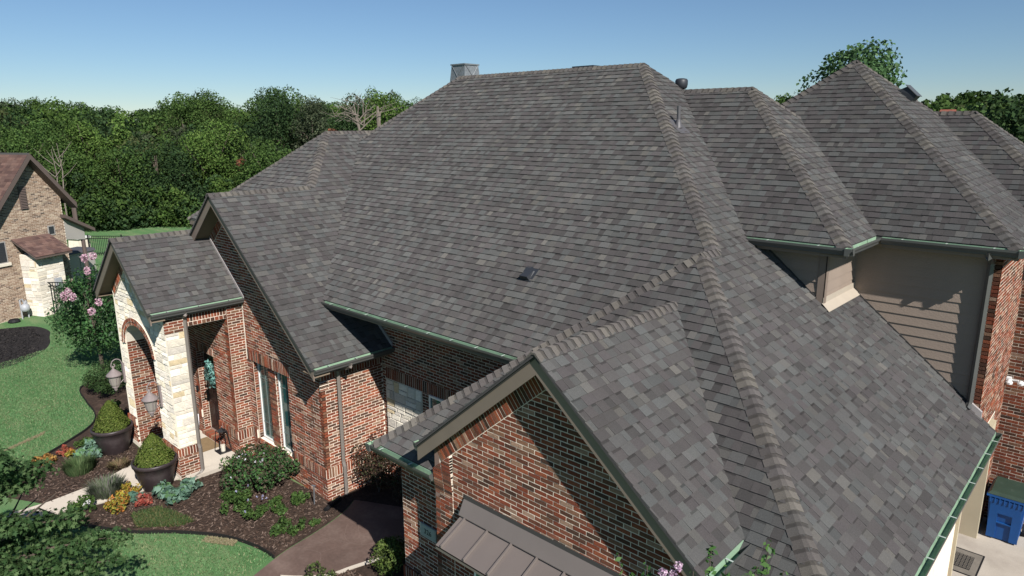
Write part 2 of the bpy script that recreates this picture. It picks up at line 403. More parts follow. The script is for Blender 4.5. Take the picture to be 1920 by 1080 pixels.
# grass blades on the lawn in view
def grass(name, regions, n, cols, h=(.02,.05), w=.008, inside_not=()):
    P = []
    tot = sum(area(r) for r in regions)
    for r in regions:
        H = halfplanes(r); xs = [q[0] for q in r]; ys = [q[1] for q in r]; k = int(n*area(r)/tot)
        x = nrng.uniform(min(xs), max(xs), k*5); y = nrng.uniform(min(ys), max(ys), k*5)
        ok = np.ones(len(x), bool)
        for nx, ny, d in H: ok &= nx*x+ny*y <= d
        P.append(np.stack([x[ok], y[ok]], 1)[:k])
    P = np.concatenate(P)
    for poly in inside_not:
        px = np.array([q[0] for q in poly]); py = np.array([q[1] for q in poly]); ins = np.zeros(len(P), bool)
        j = len(poly)-1
        for i in range(len(poly)):
            c = ((py[i] > P[:, 1]) != (py[j] > P[:, 1])) & (P[:, 0] < (px[j]-px[i])*(P[:, 1]-py[i])/(py[j]-py[i]+1e-12)+px[i])
            ins ^= c; j = i
        P = P[~ins]
    N = len(P); a = nrng.uniform(0, 2*np.pi, N); hh = nrng.uniform(*h, N); ww = w*nrng.uniform(.7, 1.6, N)
    b = np.stack([np.cos(a), np.sin(a), np.zeros(N)], 1)*ww[:, None]
    base = np.column_stack([P, np.full(N, .002)])
    lean = nrng.normal(0, .6, (N, 2))*hh[:, None]
    tip = base+np.column_stack([lean, hh])
    V = np.stack([base-b, base+b, tip], 1).reshape(-1, 3)
    c = np.array(cols)[nrng.integers(0, len(cols), N)]*nrng.uniform(.75, 1.25, (N, 1))
    o = bpy.data.objects.new(name, np_mesh(name, V, np.arange(3*N).reshape(-1, 3), 'blade', np.repeat(c, 3, 0)))
    place(o, (0, 0, 0)); return o
gcol = [(.10,.215,.076),(.125,.25,.097),(.15,.27,.115),(.088,.18,.065),(.25,.27,.14)]
tag(grass('lawn_grass', [[(-17.5,1.0),(-11.2,4.5),(-11.6,5.6),(-14.0,4.7),(-17,3.0)], [(-18.0,2.4),(-28.5,3.0),(-30,6.5),(-25.5,8.5),(-20.3,4.6)], [(-30,6.5),(-36,8),(-33,11),(-25.5,8.5)]],
          110000, gcol, inside_not=[bed_l, bed_r]), 'short green mown grass of the front lawns', 'grass', kind='stuff')

tag(grass('dry_grass', [[(-21.3,4.1),(-21.0,3.9),(-22.4,5.2),(-22.6,5.4)], [(-21.0,3.2),(-20.8,3.0),(-21.3,4.1),(-21.5,4.2)], [(-22.6,3.6),(-22.4,3.4),(-23.8,5.0),(-24.0,5.2)], [(-13.2,5.0),(-12.6,5.35),(-12.5,5.2),(-13.1,4.85)]], 7000, [(.30,.25,.15),(.34,.28,.18),(.24,.22,.12)], (.02,.04), .012), 'straw-coloured worn streaks in the lawn beside the potted shrub bed', 'grass', kind='stuff')

# ==================================================================== THE BRICK HOUSE
HOUSE = thing('brick_house', (-8.5, 10.0, 0.0), 'large red-brown brick house with steep grey shingle hip roofs and arched stone porch', 'house')
P = 10/12
SL = math.sqrt(1+P*P)
EX = .143
SH_COL = [(0.0749,0.0701,0.0679),(0.0688,0.0634,0.0617),(0.0846,0.0824,0.0798),(0.0894,0.0891,0.0854),(0.0772,0.0701,0.0685),(0.0724,0.0653,0.0650),(0.0968,0.0922,0.0859),(0.0822,0.0831,0.0811),(0.1078,0.1008,0.0916),(0.0650,0.0609,0.0592)]
SH_W = [16,11,16,13,13,11,8,10,3,5]
class Plane:
    """roof slope: eave through (ex,ey,ez), downslope horizontal direction f, plan pieces"""
    def __init__(s, f, ref, ez, pieces, shingles=True):
        s.f = np.array(f, float); s.ez = ez; s.ref = ref; s.pieces = pieces; s.sh = shingles
        s.e = np.array([-s.f[1], s.f[0]])
        s.n = np.array([s.f[0]*P, s.f[1]*P, 1.0])/SL
        s.s3 = np.array([-s.f[0], -s.f[1], P])/SL; s.e3 = np.array([s.e[0], s.e[1], 0])
        s.o3 = np.array([s.f[0]*ref, s.f[1]*ref, ez])   # ref = coordinate of the eave along f
    def uv(s, x, y):
        d = np.array([x, y]); return float(d @ s.e), float((s.ref - d @ s.f)*SL)
    def p3(s, u, t, h=0): return s.o3+s.e3*u+s.s3*t+s.n*h
    def z(s, x, y): return s.ez+P*(s.ref-(s.f[0]*x+s.f[1]*y))
PL = {}
XW = -5.13
PL['main_front'] = Plane((0,-1), -8.174, 4.38, [[(-15.36,14.39),(-9.16,14.39),(-5.13,10.36),(-7.32,8.174),(-13.39,8.174),(-17.485,12.27)]])
PL['main_right'] = Plane((1,0), -1.384, 3.08, [[(-1.384,6.2),(-1.384,9.95),(XW,9.95)], [(XW,9.95),(-1.384,9.95),(-1.384,10.36),(XW,10.36)], [(XW,10.36),(-1.384,10.36),(-1.384,11.99),(-6.76,11.99)],
    [(-3.9,11.99),(-1.384,11.99),(-1.384,13.55),(-3.9,13.55)], [(-6.76,11.99),(-5.50,11.99),(-8.41,14.9),(-8.65,14.9),(-9.16,14.39)]])
PL['main_back'] = Plane((0,1), 20.6, 4.38, [[(-15.36,14.39),(-9.16,14.39),(-3.0,20.6),(-21.5,20.6)]], False)
PL['main_left'] = Plane((-1,0), 21.57, 4.38, [[(-15.36,14.39),(-17.485,12.27),(-17.485,16.5)], [(-17.485,16.5),(-15.36,14.39),(-21.5,20.6)]], False)
PL['wing_front'] = Plane((0,-1), -6.2, 3.08, [[(-8.876,6.2),(-7.33,6.2),(-7.33,7.74)], [(-2.93,6.2),(-1.384,6.2),(-2.93,7.746)], [(-7.33,6.32),(-2.93,6.32),(-2.93,7.746),(XW,9.95),(-7.33,7.745)]])
PL['wing_left'] = Plane((-1,0), 8.876, 3.08, [[(-8.876,6.2),(XW,9.95),(XW,10.36),(-7.32,8.174)], [(-8.876,6.2),(-7.32,8.174),(-7.32,9.1),(-8.876,9.1)]])
PL['wgable_right'] = Plane((1,0), -2.82, 3.64, [[(-5.12,5.885),(-2.82,5.885),(-2.82,6.872),(-5.12,9.176)]])
PL['wgable_left'] = Plane((-1,0), 7.42, 3.64, [[(-5.12,5.885),(-5.12,9.176),(-7.42,6.872),(-7.42,5.885)]])
PL['left_right'] = Plane((1,0), -12.14, 3.34, [[(-16.13,7.025),(-12.14,7.025),(-12.14,9.1),(-16.13,9.1)], [(-16.13,9.1),(-14.316,9.1),(-14.906,9.69),(-16.13,9.69)], [(-16.13,9.69),(-14.906,9.69),(-17.485,12.27),(-17.76,12.27),(-17.76,11.32)], [(-17.76,12.27),(-17.485,12.27),(-17.485,15.5),(-17.76,15.5)]])
PL['left_front'] = Plane((0,-1), -8.39, 5.588, [[(-17.76,11.32),(-20.69,8.39),(-17.416,8.39),(-16.13,9.676)]])
PL['left_left'] = Plane((-1,0), 20.69, 5.588, [[(-17.76,11.32),(-17.76,17),(-20.69,19),(-20.69,8.39)]], False)
PL['g2_left'] = Plane((-1,0), 17.416, 5.588, [[(-16.13,7.025),(-16.13,9.676),(-17.416,8.39),(-17.416,7.025)]])
PL['porch_right'] = Plane((1,0), -15.80, 4.19, [[(-17.576,5.285),(-15.80,5.285),(-15.80,7.46),(-17.576,7.46)]])
PL['porch_left'] = Plane((-1,0), 19.352, 4.19, [[(-17.576,5.285),(-17.576,8.7),(-19.352,8.7),(-19.352,5.285)]])
PL['a_front'] = Plane((0,-1), -11.67, 6.26, [[(-8.43,14.9),(-5.2,11.67),(-3.5,11.67),(-6.73,14.9)]])
PL['a_right'] = Plane((1,0), -3.5, 6.26, [[(-3.5,11.67),(-3.5,13.21),(-5.96,15.67),(-6.73,14.9)]])
PL['a_back'] = Plane((0,1), 18.13, 6.26, [[(-8.43,14.9),(-6.73,14.9),(-5.96,15.67),(-6.86,15.67),(-9.2,18.0)]], False)
PL['b_front'] = Plane((0,-1), -13.21, 6.26, [[(-1.42,13.21),(-5.37,17.16),(-5.96,16.57),(-5.96,15.67),(-3.5,13.21)], [(-5.96,15.67),(-5.96,16.57),(-6.86,15.67)]])
PL['b_right'] = Plane((1,0), -1.42, 6.26, [[(-1.42,13.21),(-1.42,16.0),(-3.97,18.55),(-5.37,17.16)]])
PL['b_left'] = Plane((-1,0), 9.32, 6.26, [[(-5.37,17.16),(-9.32,21.1),(-9.32,13.21)]], False)
PL['b_back'] = Plane((0,1), 21.11, 6.26, [[(-5.37,17.16),(-1.42,21.11),(-9.32,21.11)]], False)
PL['c_front'] = Plane((0,-1), -16.0, 6.26, [[(-1.42,16.0),(-.63,16.0),(-3.23,18.6),(-4.02,18.6)]])
PL['c_right'] = Plane((1,0), -.63, 6.26, [[(-.63,16.0),(-.63,21.2),(-3.23,18.6)]])
PL['c_back'] = Plane((0,1), 21.2, 6.26, [[(-.63,21.2),(-4.02,21.2),(-4.02,18.6),(-3.23,18.6)]], False)

deck = MB()
for k, pl in PL.items():
    for pc in pl.pieces:
        V = [(x, y, pl.z(x, y)-.012) for x, y in pc]; V2 = [(x, y, z-.03) for x, y, z in V]
        n = len(V); deck.add(V+V2, [tuple(range(n)), tuple(range(n, 2*n))[::-1]]+[(i, (i+1) % n, n+(i+1) % n, n+i) for i in range(n)])
ROOF = deck.build('roof', 'deck', HOUSE, origin=(-8.5, 10, 5))

# --- every shingle tab is its own wedge, clipped to its slope
pieces = []      # (score, verts, faces, colour)
for pl in PL.values():
    if not pl.sh: continue
    HPs = []; us = []; ts = []
    for pc in pl.pieces:
        q = [pl.uv(x, y) for x, y in pc]; HPs.append(halfplanes(q)); us += [a[0] for a in q]; ts += [a[1] for a in q]
    umin, umax, tmax = min(us), max(us), max(ts)
    for k in range(-1, int(tmax/EX)+1):
        t0 = k*EX-.012; t1 = t0+EX
        u = umin-rng.uniform(0, .4); tooth = rng.random() < .5
        left = 0; shade = 1
        while u < umax:
            if left <= 0: left = 1.0; shade = rng.uniform(.9, 1.1)
            w = rng.choice((.09,.11,.13,.15,.17,.20,.23)) if tooth else rng.choice((.07,.09,.12,.14,.17))
            left -= w
            h0 = (.0205 if tooth else .0150)+rng.uniform(-.001, .0015); h1 = .0035
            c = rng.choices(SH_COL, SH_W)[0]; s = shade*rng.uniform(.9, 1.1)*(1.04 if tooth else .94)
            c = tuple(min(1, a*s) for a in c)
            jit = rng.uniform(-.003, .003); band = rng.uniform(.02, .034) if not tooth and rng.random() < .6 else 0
            quad = [(u+.001, t0+jit), (u+w-.001, t0+jit), (u+w-.001, t1+.004), (u+.001, t1+.004)]
            for H in HPs:
                pg = clip(quad, H)
                if not pg or area(pg) < 2e-4: continue
                hz = lambda b: h0+(h1-h0)*(b-t0)/EX
                top = [pl.p3(a, b, hz(b)) for a, b in pg]; bot = [pl.p3(a, b, -.006) for a, b in pg]
                n = len(pg)
                F = [tuple(range(n))]+[(i, n+i, n+(i+1) % n, (i+1) % n) for i in range(n) if not (pg[i][1] > t1 and pg[(i+1) % n][1] > t1)]
                V = top+bot; cc = [c]*(2*n)
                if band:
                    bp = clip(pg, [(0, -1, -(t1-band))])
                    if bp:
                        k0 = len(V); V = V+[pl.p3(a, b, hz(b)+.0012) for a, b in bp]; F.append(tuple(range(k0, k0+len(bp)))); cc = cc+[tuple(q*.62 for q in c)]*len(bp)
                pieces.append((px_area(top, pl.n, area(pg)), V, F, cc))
            u += w; tooth = not tooth if rng.random() < .85 else tooth
def emit(pieces, name, rest_name, mat, parent_of, stuff_parent, limit=300):
    pieces.sort(key=lambda q: -q[0])
    for q in pieces[:limit]:
        mb = MB(); mb.add(q[1], q[2], q[3]); mb.build(name, mat, parent_of(q), color=True)
    rest = MB()
    for q in pieces[limit:]: rest.add(q[1], q[2], q[3])
    if rest.v: tag(rest.build(rest_name, mat, stuff_parent, origin=tuple(WORLD[stuff_parent.name]), color=True), kind='stuff')
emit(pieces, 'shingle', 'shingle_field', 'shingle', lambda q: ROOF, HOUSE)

# --- ridge and hip caps
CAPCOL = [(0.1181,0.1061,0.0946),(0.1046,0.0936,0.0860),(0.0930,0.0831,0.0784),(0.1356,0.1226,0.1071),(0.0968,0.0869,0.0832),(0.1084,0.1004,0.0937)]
caps = []
def cap_line(a, b, na, nb, expo=.146, half=.145):
    a = np.array(a, float); b = np.array(b, float); d = b-a; L = np.linalg.norm(d); d /= L
    na = PL[na].n; nb = PL[nb].n
    wa = np.cross(d, na); wb = np.cross(d, nb)
    if wa[2] > 0: wa = -wa
    if wb[2] > 0: wb = -wb
    up = (na+nb); up /= np.linalg.norm(up)
    k = int(L/expo)+1
    for i in range(k):
        s0, s1 = i*expo-.01, min((i+1)*expo+.02, L+.02)
        kk = rng.uniform(.88, 1.12); c = tuple(q*kk for q in rng.choice(CAPCOL))
        prof = [(-1, 1.0), (-1, .5), (-1, .14), (1, .14), (1, .5), (1, 1.0)]
        def ring(sv, lift):
            out = []
            for sd, fr in prof:
                w, nn = (wa, na) if sd < 0 else (wb, nb)
                out.append(a+d*sv+w*half*fr+nn*(lift*(.65+.35*(1-fr)))+(up*.004 if fr < .2 else 0))
            return out
        sm = s0+(s1-s0)*.56; lm = .034+(.012-.034)*.56
        V = ring(s0, .034)+ring(sm, lm)+ring(sm, lm)+ring(s1, .012)
        V += [a+d*s0+(wa if sd < 0 else wb)*half*fr+(na if sd < 0 else nb)*.002 for sd, fr in prof]
        F = [(j, j+1, 7+j, 6+j) for j in range(5)]+[(12+j, 13+j, 19+j, 18+j) for j in range(5)]+[(j, 24+j, 25+j, j+1) for j in range(5)]
        F += [(0, 6, 24), (5, 29, 11), (12, 18, 24), (17, 29, 23)]
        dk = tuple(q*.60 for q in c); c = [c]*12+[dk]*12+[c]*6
        mid = V[2:4]+V[20:22]
        pa = max(px_area(mid, na, .04), px_area(mid, nb, .04))
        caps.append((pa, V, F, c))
Z = lambda pl, x, y: PL[pl].z(x, y)
cap_line((-15.36,14.39,9.56), (-9.16,14.39,9.56), 'main_front', 'main_back')
cap_line((-5.13,10.36,6.2), (-9.16,14.39,9.56), 'main_front', 'main_right')
cap_line((-17.485,12.27,7.79), (-15.36,14.39,9.56), 'main_front', 'main_left')
cap_line((-1.384,6.2,3.08), (XW,9.95,6.205), 'wing_front', 'main_right')
cap_line((-8.876,6.2,3.08), (XW,9.95,6.205), 'wing_front', 'wing_left')
cap_line((XW,9.93,6.205), (XW,10.40,6.205), 'wing_left', 'main_right')
cap_line((-5.12,5.885,5.557), (-5.12,9.19,5.557), 'wgable_left', 'wgable_right')
cap_line((-6.73,14.9,8.95), (-8.5,14.9,8.95), 'a_front', 'a_back')
cap_line((-3.5,11.67,6.26), (-6.73,14.9,8.95), 'a_front', 'a_right')
cap_line((-5.96,15.67,8.31), (-6.73,14.9,8.95), 'a_right', 'a_back')
cap_line((-1.42,13.21,6.26), (-5.37,17.16,9.55), 'b_front', 'b_right')
cap_line((-6.86,15.67,8.31), (-5.37,17.16,9.55), 'b_front', 'b_left')
cap_line((-3.97,18.55,8.38), (-5.37,17.16,9.55), 'b_right', 'b_back')
cap_line((-4.0,18.6,8.43), (-3.23,18.6,8.43), 'c_front', 'c_back')
cap_line((-.63,16.0,6.26), (-3.23,18.6,8.43), 'c_front', 'c_right')
cap_line((-.63,21.2,6.26), (-3.23,18.6,8.43), 'c_back', 'c_right')
cap_line((-17.576,5.285,5.67), (-17.576,7.4,5.67), 'porch_left', 'porch_right')
cap_line((-16.13,7.025,6.665), (-16.13,9.66,6.665), 'g2_left', 'left_right')
cap_line((-16.13,9.69,6.665), (-17.76,11.32,8.02), 'left_front', 'left_right')
cap_line((-20.69,8.39,5.588), (-17.76,11.32,8.02), 'left_front', 'left_left')
cap_line((-17.76,11.32,8.025), (-17.76,15.5,8.025), 'left_left', 'left_right')
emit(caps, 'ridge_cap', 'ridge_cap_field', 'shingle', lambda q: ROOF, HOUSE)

# ------------------------------------------------------------------ brick and stone walls
BR_COL = [(0.1913,0.0551,0.0300),(0.1564,0.0472,0.0276),(0.2306,0.0732,0.0376),(0.1171,0.0480,0.0300),(0.0841,0.0422,0.0289),(0.1390,0.0689,0.0427),(0.2217,0.1287,0.0831),(0.2741,0.1756,0.1227),(0.1738,0.0674,0.0415),(0.0666,0.0378,0.0270),(0.1956,0.1020,0.0629)]
BR_W = [20,18,10,13,10,9,6,4,14,5,6]
BL, BH, BM = .200, .0545, .0125
bricks = []
class Wall:
    """vertical wall: origin (x,y), unit direction d (left to right seen from outside), outward normal n"""
    def __init__(s, o, d, n, name='wall', mat='mortar', parent=HOUSE):
        s.o = np.array(o, float); s.d = np.array(d, float); s.n = np.array(n, float); s.mb = MB(); s.obj = None
        s.mat = mat; s.name = name; s.parent = parent; s.n3 = np.array([s.n[0], s.n[1], 0])
    def p3(s, u, z, h=0): return np.array([s.o[0]+s.d[0]*u+s.n[0]*h, s.o[1]+s.d[1]*u+s.n[1]*h, z])
    def back(s, poly, h=0, thick=.1):
        a = [s.p3(u, z, h) for u, z in poly]; s.mb.prism(a, -s.n3*thick); return s
    def done(s):
        s.obj = s.mb.build(s.name, s.mat, s.parent); return s
    def bed(s, poly, h):
        """mortar that fills the joints of a course standing proud of the wall"""
        m = MB(); m.prism([s.p3(u, z, h-.004) for u, z in poly], -s.n3*(h+.01)); m.build('mortar_bed', 'mortar', s.obj)
    def piece(s, pg, h, col, out, jit=.0):
        n = len(pg); dj = rng.uniform(-jit, jit)
        top = [s.p3(u, z, h+dj+rng.uniform(-.0012, .0012)) for u, z in pg]; bot = [s.p3(u, z, -.004) for u, z in pg]
        F = [tuple(range(n))]+[(i, n+i, n+(i+1) % n, (i+1) % n) for i in range(n)]
        out.append((px_area(top, s.n3, area(pg)), top+bot, F, col, s))
    def bond(s, H, u0, u1, z0, z1, h=.003, bl=BL, bh=BH, m=BM, out=None, parity=0, dark=1.0, palette=None):
        """running bond clipped to the half-planes H"""
        out = bricks if out is None else out
        if h > .01 and z1 > z0:
            bp = rect(u0, u1, z0-.006, z1+.004)
            bp = clip(bp, [q for q in H]) if H else bp
            if bp: s.bed(bp, h)
        r = 0; z = z0
        while z < z1-.01:
            u = u0-(bl+m)*(.5 if (r+parity) % 2 else 0)-.001
            while u < u1:
                a, b = max(u, u0), min(u+bl, u1)
                if b-a > .03:
                    pg = clip([(a+rng.uniform(-.001,.001), z), (b, z+rng.uniform(-.0015,.0015)), (b, min(z+bh, z1)), (a, min(z+bh, z1)+rng.uniform(-.0015,.0015))], H) if H else [(a, z), (b, z), (b, min(z+bh, z1)), (a, min(z+bh, z1))]
                    if pg and area(pg) > 4e-4:
                        c = rng.choices(BR_COL, BR_W)[0]; k = rng.uniform(.85, 1.15)*dark
                        s.piece(pg, h, tuple(q*k for q in c), out, .002)
                u += bl+m
            z += bh+m; r += 1
    def soldiers(s, u0, u1, z0, z1, h=.012, w=.057, out=None):
        n = max(1, round((u1-u0)/(w+BM))); st = (u1-u0)/n
        s.bed(rect(u0, u1, z0-.005, z1-.010), h)
        for i in range(n):
            c = rng.choices(BR_COL, BR_W)[0]; k = rng.uniform(.75, 1.15)
            a = u0+i*st+BM/2
            s.piece([(a, z0), (a+st-BM, z0), (a+st-BM, z1), (a, z1)], h, tuple(q*k for q in c), bricks if out is None else out, .003)
    def quadbrick(s, pg, h=.01, out=None):
        c = rng.choices(BR_COL, BR_W)[0]; k = rng.uniform(.75, 1.15)
        s.piece(pg, h, tuple(q*k for q in c), bricks if out is None else out, .003)
HP = lambda *r: halfplanes(list(r))
rect = lambda a, b, c, d: [(a, c), (b, c), (b, d), (a, d)]
def rake_soldiers(w, ax, az, side, u_end, width=.205, off=0.0, h=.012):
    """bricks standing square to a rake that falls from apex (ax,az)"""
    d = np.array([side, -P])/SL; nrm = np.array([-side*P, -1.0])/SL
    L = abs(u_end-ax)*SL; st = .0668; k = int(L/st)
    e0 = np.array([ax, az]); e1 = e0+d*L; cut = [(-side, 0, -side*ax)]
    w.bed(clip([tuple(e0+nrm*(off-.01)), tuple(e1+nrm*(off-.01)), tuple(e1+nrm*(off+width+.008)), tuple(e0-d*.3+nrm*(off+width+.008)), tuple(e0-d*.3+nrm*(off-.01))], cut), h)
    for i in range(k):
        a = np.array([ax, az])+d*(i*st+.004); b = a+d*(st-.0125)
        q = [tuple(a+nrm*off), tuple(b+nrm*off), tuple(b+nrm*(off+width)), tuple(a+nrm*(off+width))]
        if i == 0 or i < 3:
            q = clip(q, [(-side, 0, -side*ax)])
        if q: w.quadbrick(q, h)

# -- gable beside the porch (front), u = x
g2 = Wall((0, 7.47), (1, 0), (0, -1))
ZA = 6.665-.225                        # underside of rake at the apex
top2 = lambda x: ZA-P*abs(x+16.13)
g2poly = [(-15.90,0), (-12.56,0), (-12.56,top2(-12.56)), (-16.13,ZA), (-17.30,top2(-17.30)), (-17.30,4.15), (-15.9,4.15)]
WX0, WX1, WZ0, WZ1 = -15.60, -13.98, .56, 2.60
g2.back([(-17.30,4.15),(-12.56,4.15-1.0),(-12.56,top2(-12.56)),(-16.13,ZA),(-17.30,top2(-17.3))])
g2.back([(-15.9,2.6),(-12.56,2.6),(-12.56,3.15),(-15.9,3.88)]); g2.back([(-15.9,3.88),(-15.9,4.3),(-17.3,4.3)])
g2.back(rect(-15.9,WX0,0,2.6)); g2.back(rect(WX1,-12.56,0,2.6)); g2.back(rect(WX0,WX1,0,WZ0))
g2.done()
RK = [((P)/SL, 1/SL, (P*-16.13+ZA)/SL-.215), ((-P)/SL, 1/SL, (-P*-16.13+ZA)/SL-.215)]   # under both rake bands
g2.bond(HP(*rect(-15.9,WX0-.002,.78,2.60)), -15.9, WX0, .785, 2.60)
g2.bond(RK+HP(*rect(WX1,-12.56,.78,4)), WX1, -12.56, .785, 4, parity=1)
g2.bond(RK+HP((-15.84,2.87),(WX1,2.87),(WX1,6),(-15.84,6)), -15.84, WX1, 2.875, 6)
g2.bond(RK+HP((-17.3,5.45),(-15.84,4.22),(-15.84,6.5),(-17.3,6.5)), -17.3, -15.84, 4.2, 6.4)
g2.soldiers(-15.82, -13.85, 2.605, 2.868, .016)
rake_soldiers(g2, -16.13, ZA, 1, -12.62); rake_soldiers(g2, -16.13, ZA, -1, -17.30)
g2.bond(HP(*rect(-15.9,-12.54,0,.55)), -15.9, -12.54, 0, .55, h=.03); g2.soldiers(WX1+.05, -12.53, .555, .778, .040); g2.soldiers(-15.9, WX0-.05, .555, .778, .040)
g2.soldiers(WX0-.03, WX1+.03, .47, WZ0, .05, w=.057)
# mullion pier between the two windows
pier = Wall((0, 7.52), (1, 0), (0, -1)); pier.back(rect(-14.955,-14.63,WZ0,WZ1), 0, .12).done(); pier.bond(None, -14.955, -14.63, WZ0, WZ1, h=.008)
jamb = Wall((WX0, 0), (0, 1), (1, 0)); jamb.back(rect(7.47,7.62,WZ0,WZ1), -.001, .06).done(); jamb.bond(None, 7.478, 7.60, WZ0, WZ1, h=.008)
jamb2 = Wall((-14.63, 0), (0, 1), (1, 0)); jamb2.back(rect(7.525,7.62,WZ0,WZ1), -.002, .05).done(); jamb2.bond(None, 7.53, 7.61, WZ0, WZ1, h=.006)
def window(x0, x1, z0, z1, y, cols=2, rows=5, label=None):
    fr = MB(); t = .045
    fr.box(x0, x0+t, y-.03, y+.03, z0, z1); fr.box(x1-t, x1, y-.03, y+.03, z0, z1); fr.box(x0+t, x1-t, y-.03, y+.03, z1-t, z1); fr.box(x0+t, x1-t, y-.045, y+.03, z0, z0+t)
    w = fr.build('window', 'winframe', HOUSE)
    if label: w['label'] = label
    g = MB(); g.box(x0+t, x1-t, y, y+.012, z0+t, z1-t); g.build('pane', 'glass', w)
    for i in range(1, cols):
        m = MB(); xx = x0+t+(x1-x0-2*t)*i/cols; m.box(xx-.006, xx+.006, y-.012, y-.001, z0+t, z1-t); m.build('muntin', 'mullion', w)
    for j in range(1, rows):
        m = MB(); zz = z0+t+(z1-z0-2*t)*j/rows
        if j in (1, rows-1) or rows < 4: m.box(x0+t, x1-t, y-.011, y-.002, zz-.006, zz+.006); m.build('muntin', 'mullion', w)
    return w
window(-15.60, -14.955, WZ0, WZ1, 7.60, 2, 5); window(-14.63, -13.98, WZ0, WZ1, 7.60, 2, 5)

# -- side of that gable, u = y
gs = Wall((-12.56, 0), (0, 1), (1, 0)); gs.back(rect(7.47,9.1,0,3.06)).done()
gs.bond(None, 7.478, 9.095, .785, 2.84, parity=1); gs.soldiers(7.478, 9.095, 2.845, 3.05, .010)
gs.bond(None, 7.445, 9.095, 0, .55, h=.028, parity=1); gs.soldiers(7.43, 9.095, .555, .778, .040)
# corbelled return under the rake foot
cb = Wall((-12.56, 0), (0, 1), (1, 0))
for i, (a, b) in enumerate(((2.62,2.655),(2.70,2.735),(2.78,2.815))): gs.bond(None, 7.44, 7.80, a, b, h=.02+.012*i, bh=.035)
# -- main wall at the back of the courtyard, u = x
mw = Wall((0, 9.1), (1, 0), (0, -1)); mw.back(rect(-12.56,-8.5,0,4.2)).done()
mw.bond(None, -12.553, -8.52, 2.775, 4.15); mw.soldiers(-12.43, -10.0, 2.515, 2.77, .014); mw.bond(None, -12.553, -12.44, 0, 2.77)
mw.bond(None, -11.14, -10.88, 0, 2.51, parity=1); mw.bond(None, -9.99, -8.52, 0, 2.77)
mw.bond(None, -12.43, -11.145, 0, .93); mw.soldiers(-12.43, -11.145, .935, 1.10, .03)
mw.bond(None, -10.875, -10.0, 0, .93)
window(-10.875, -10.0, .95, 2.51, 9.085, 2, 4)
# -- garage wing: hip wall (front) and projecting gable
hw = Wall((0, 6.5), (1, 0), (0, -1)); hw.back(rect(-8.58,-7.35,0,2.92)).done()
hw.bond(None, -8.573, -7.36, .785, 2.86); hw.bond(None, -8.60, -7.36, 0, .55, h=.028); hw.soldiers(-8.60, -7.36, .555, .778, .04)
wg = Wall((0, 6.2), (1, 0), (0, -1))
ZG = 5.557-.225; wtop = lambda x: ZG-P*abs(x+5.12)
wg.back([(-7.35,1.5),(-2.89,1.5),(-2.89,wtop(-2.89)),(-5.12,ZG),(-7.35,wtop(-7.35))]); wg.back(rect(-7.35,-2.89,0,1.5)).done()
RG = [((P)/SL, 1/SL, (P*-5.12+ZG)/SL-.225), ((-P)/SL, 1/SL, (-P*-5.12+ZG)/SL-.225)]
wg.bond(RG+HP(*rect(-6.955,-2.89,.1,6)), -6.955, -2.89, .1, 5.4, bl=.200, bh=.0545)
rake_soldiers(wg, -5.12, ZG, 1, -2.89, .215); rake_soldiers(wg, -5.12, ZG, -1, -7.33, .215)
wg.bond(None, -7.345, -6.965, .1, 2.80, h=.012, parity=1)
RGL = [((-P)/SL, 1/SL, (-P*-5.12+ZG)/SL-.225)]
z = 2.81; i = 0
while z < 3.52:
    wg.bond(RGL+HP(*rect(-7.38,-6.965,z,z+.036)), -7.35-.002*min(i, 12), -6.965, z, z+.034, h=.012+.004*min(i, 12), bh=.034); z += .0445; i += 1
ws = Wall((-7.35, 0), (0, -1), (-1, 0), mat='inner'); ws.back(rect(-6.5,-6.19,0,3.7), -.002, .1).done()
# -- side and rear walls on the right
rw = Wall((-1.65, 0), (0, 1), (1, 0)); rw.back(rect(13.5,16.5,2.7,6.1)); rw.back(rect(15.58,16.5,0,2.7)); rw.back(rect(6.5,12.9,0,2.7)).done()
rw.bond(None, 13.505, 16.49, 2.75, 6.05, parity=1); rw.bond(None, 15.585, 16.49, .02, 2.74)
rs = Wall((0, 13.5), (1, 0), (0, -1)); rs.back(rect(-1.755,-1.65,3.2,6.1), 0, .06).done(); rs.bond(None, -1.752, -1.645, 3.25, 6.05)
rr = Wall((0, 16.5), (1, 0), (0, -1)); rr.back(rect(-1.65,-.95,0,6.1)).done(); rr.bond(None, -1.643, -.95, .02, 6.05)

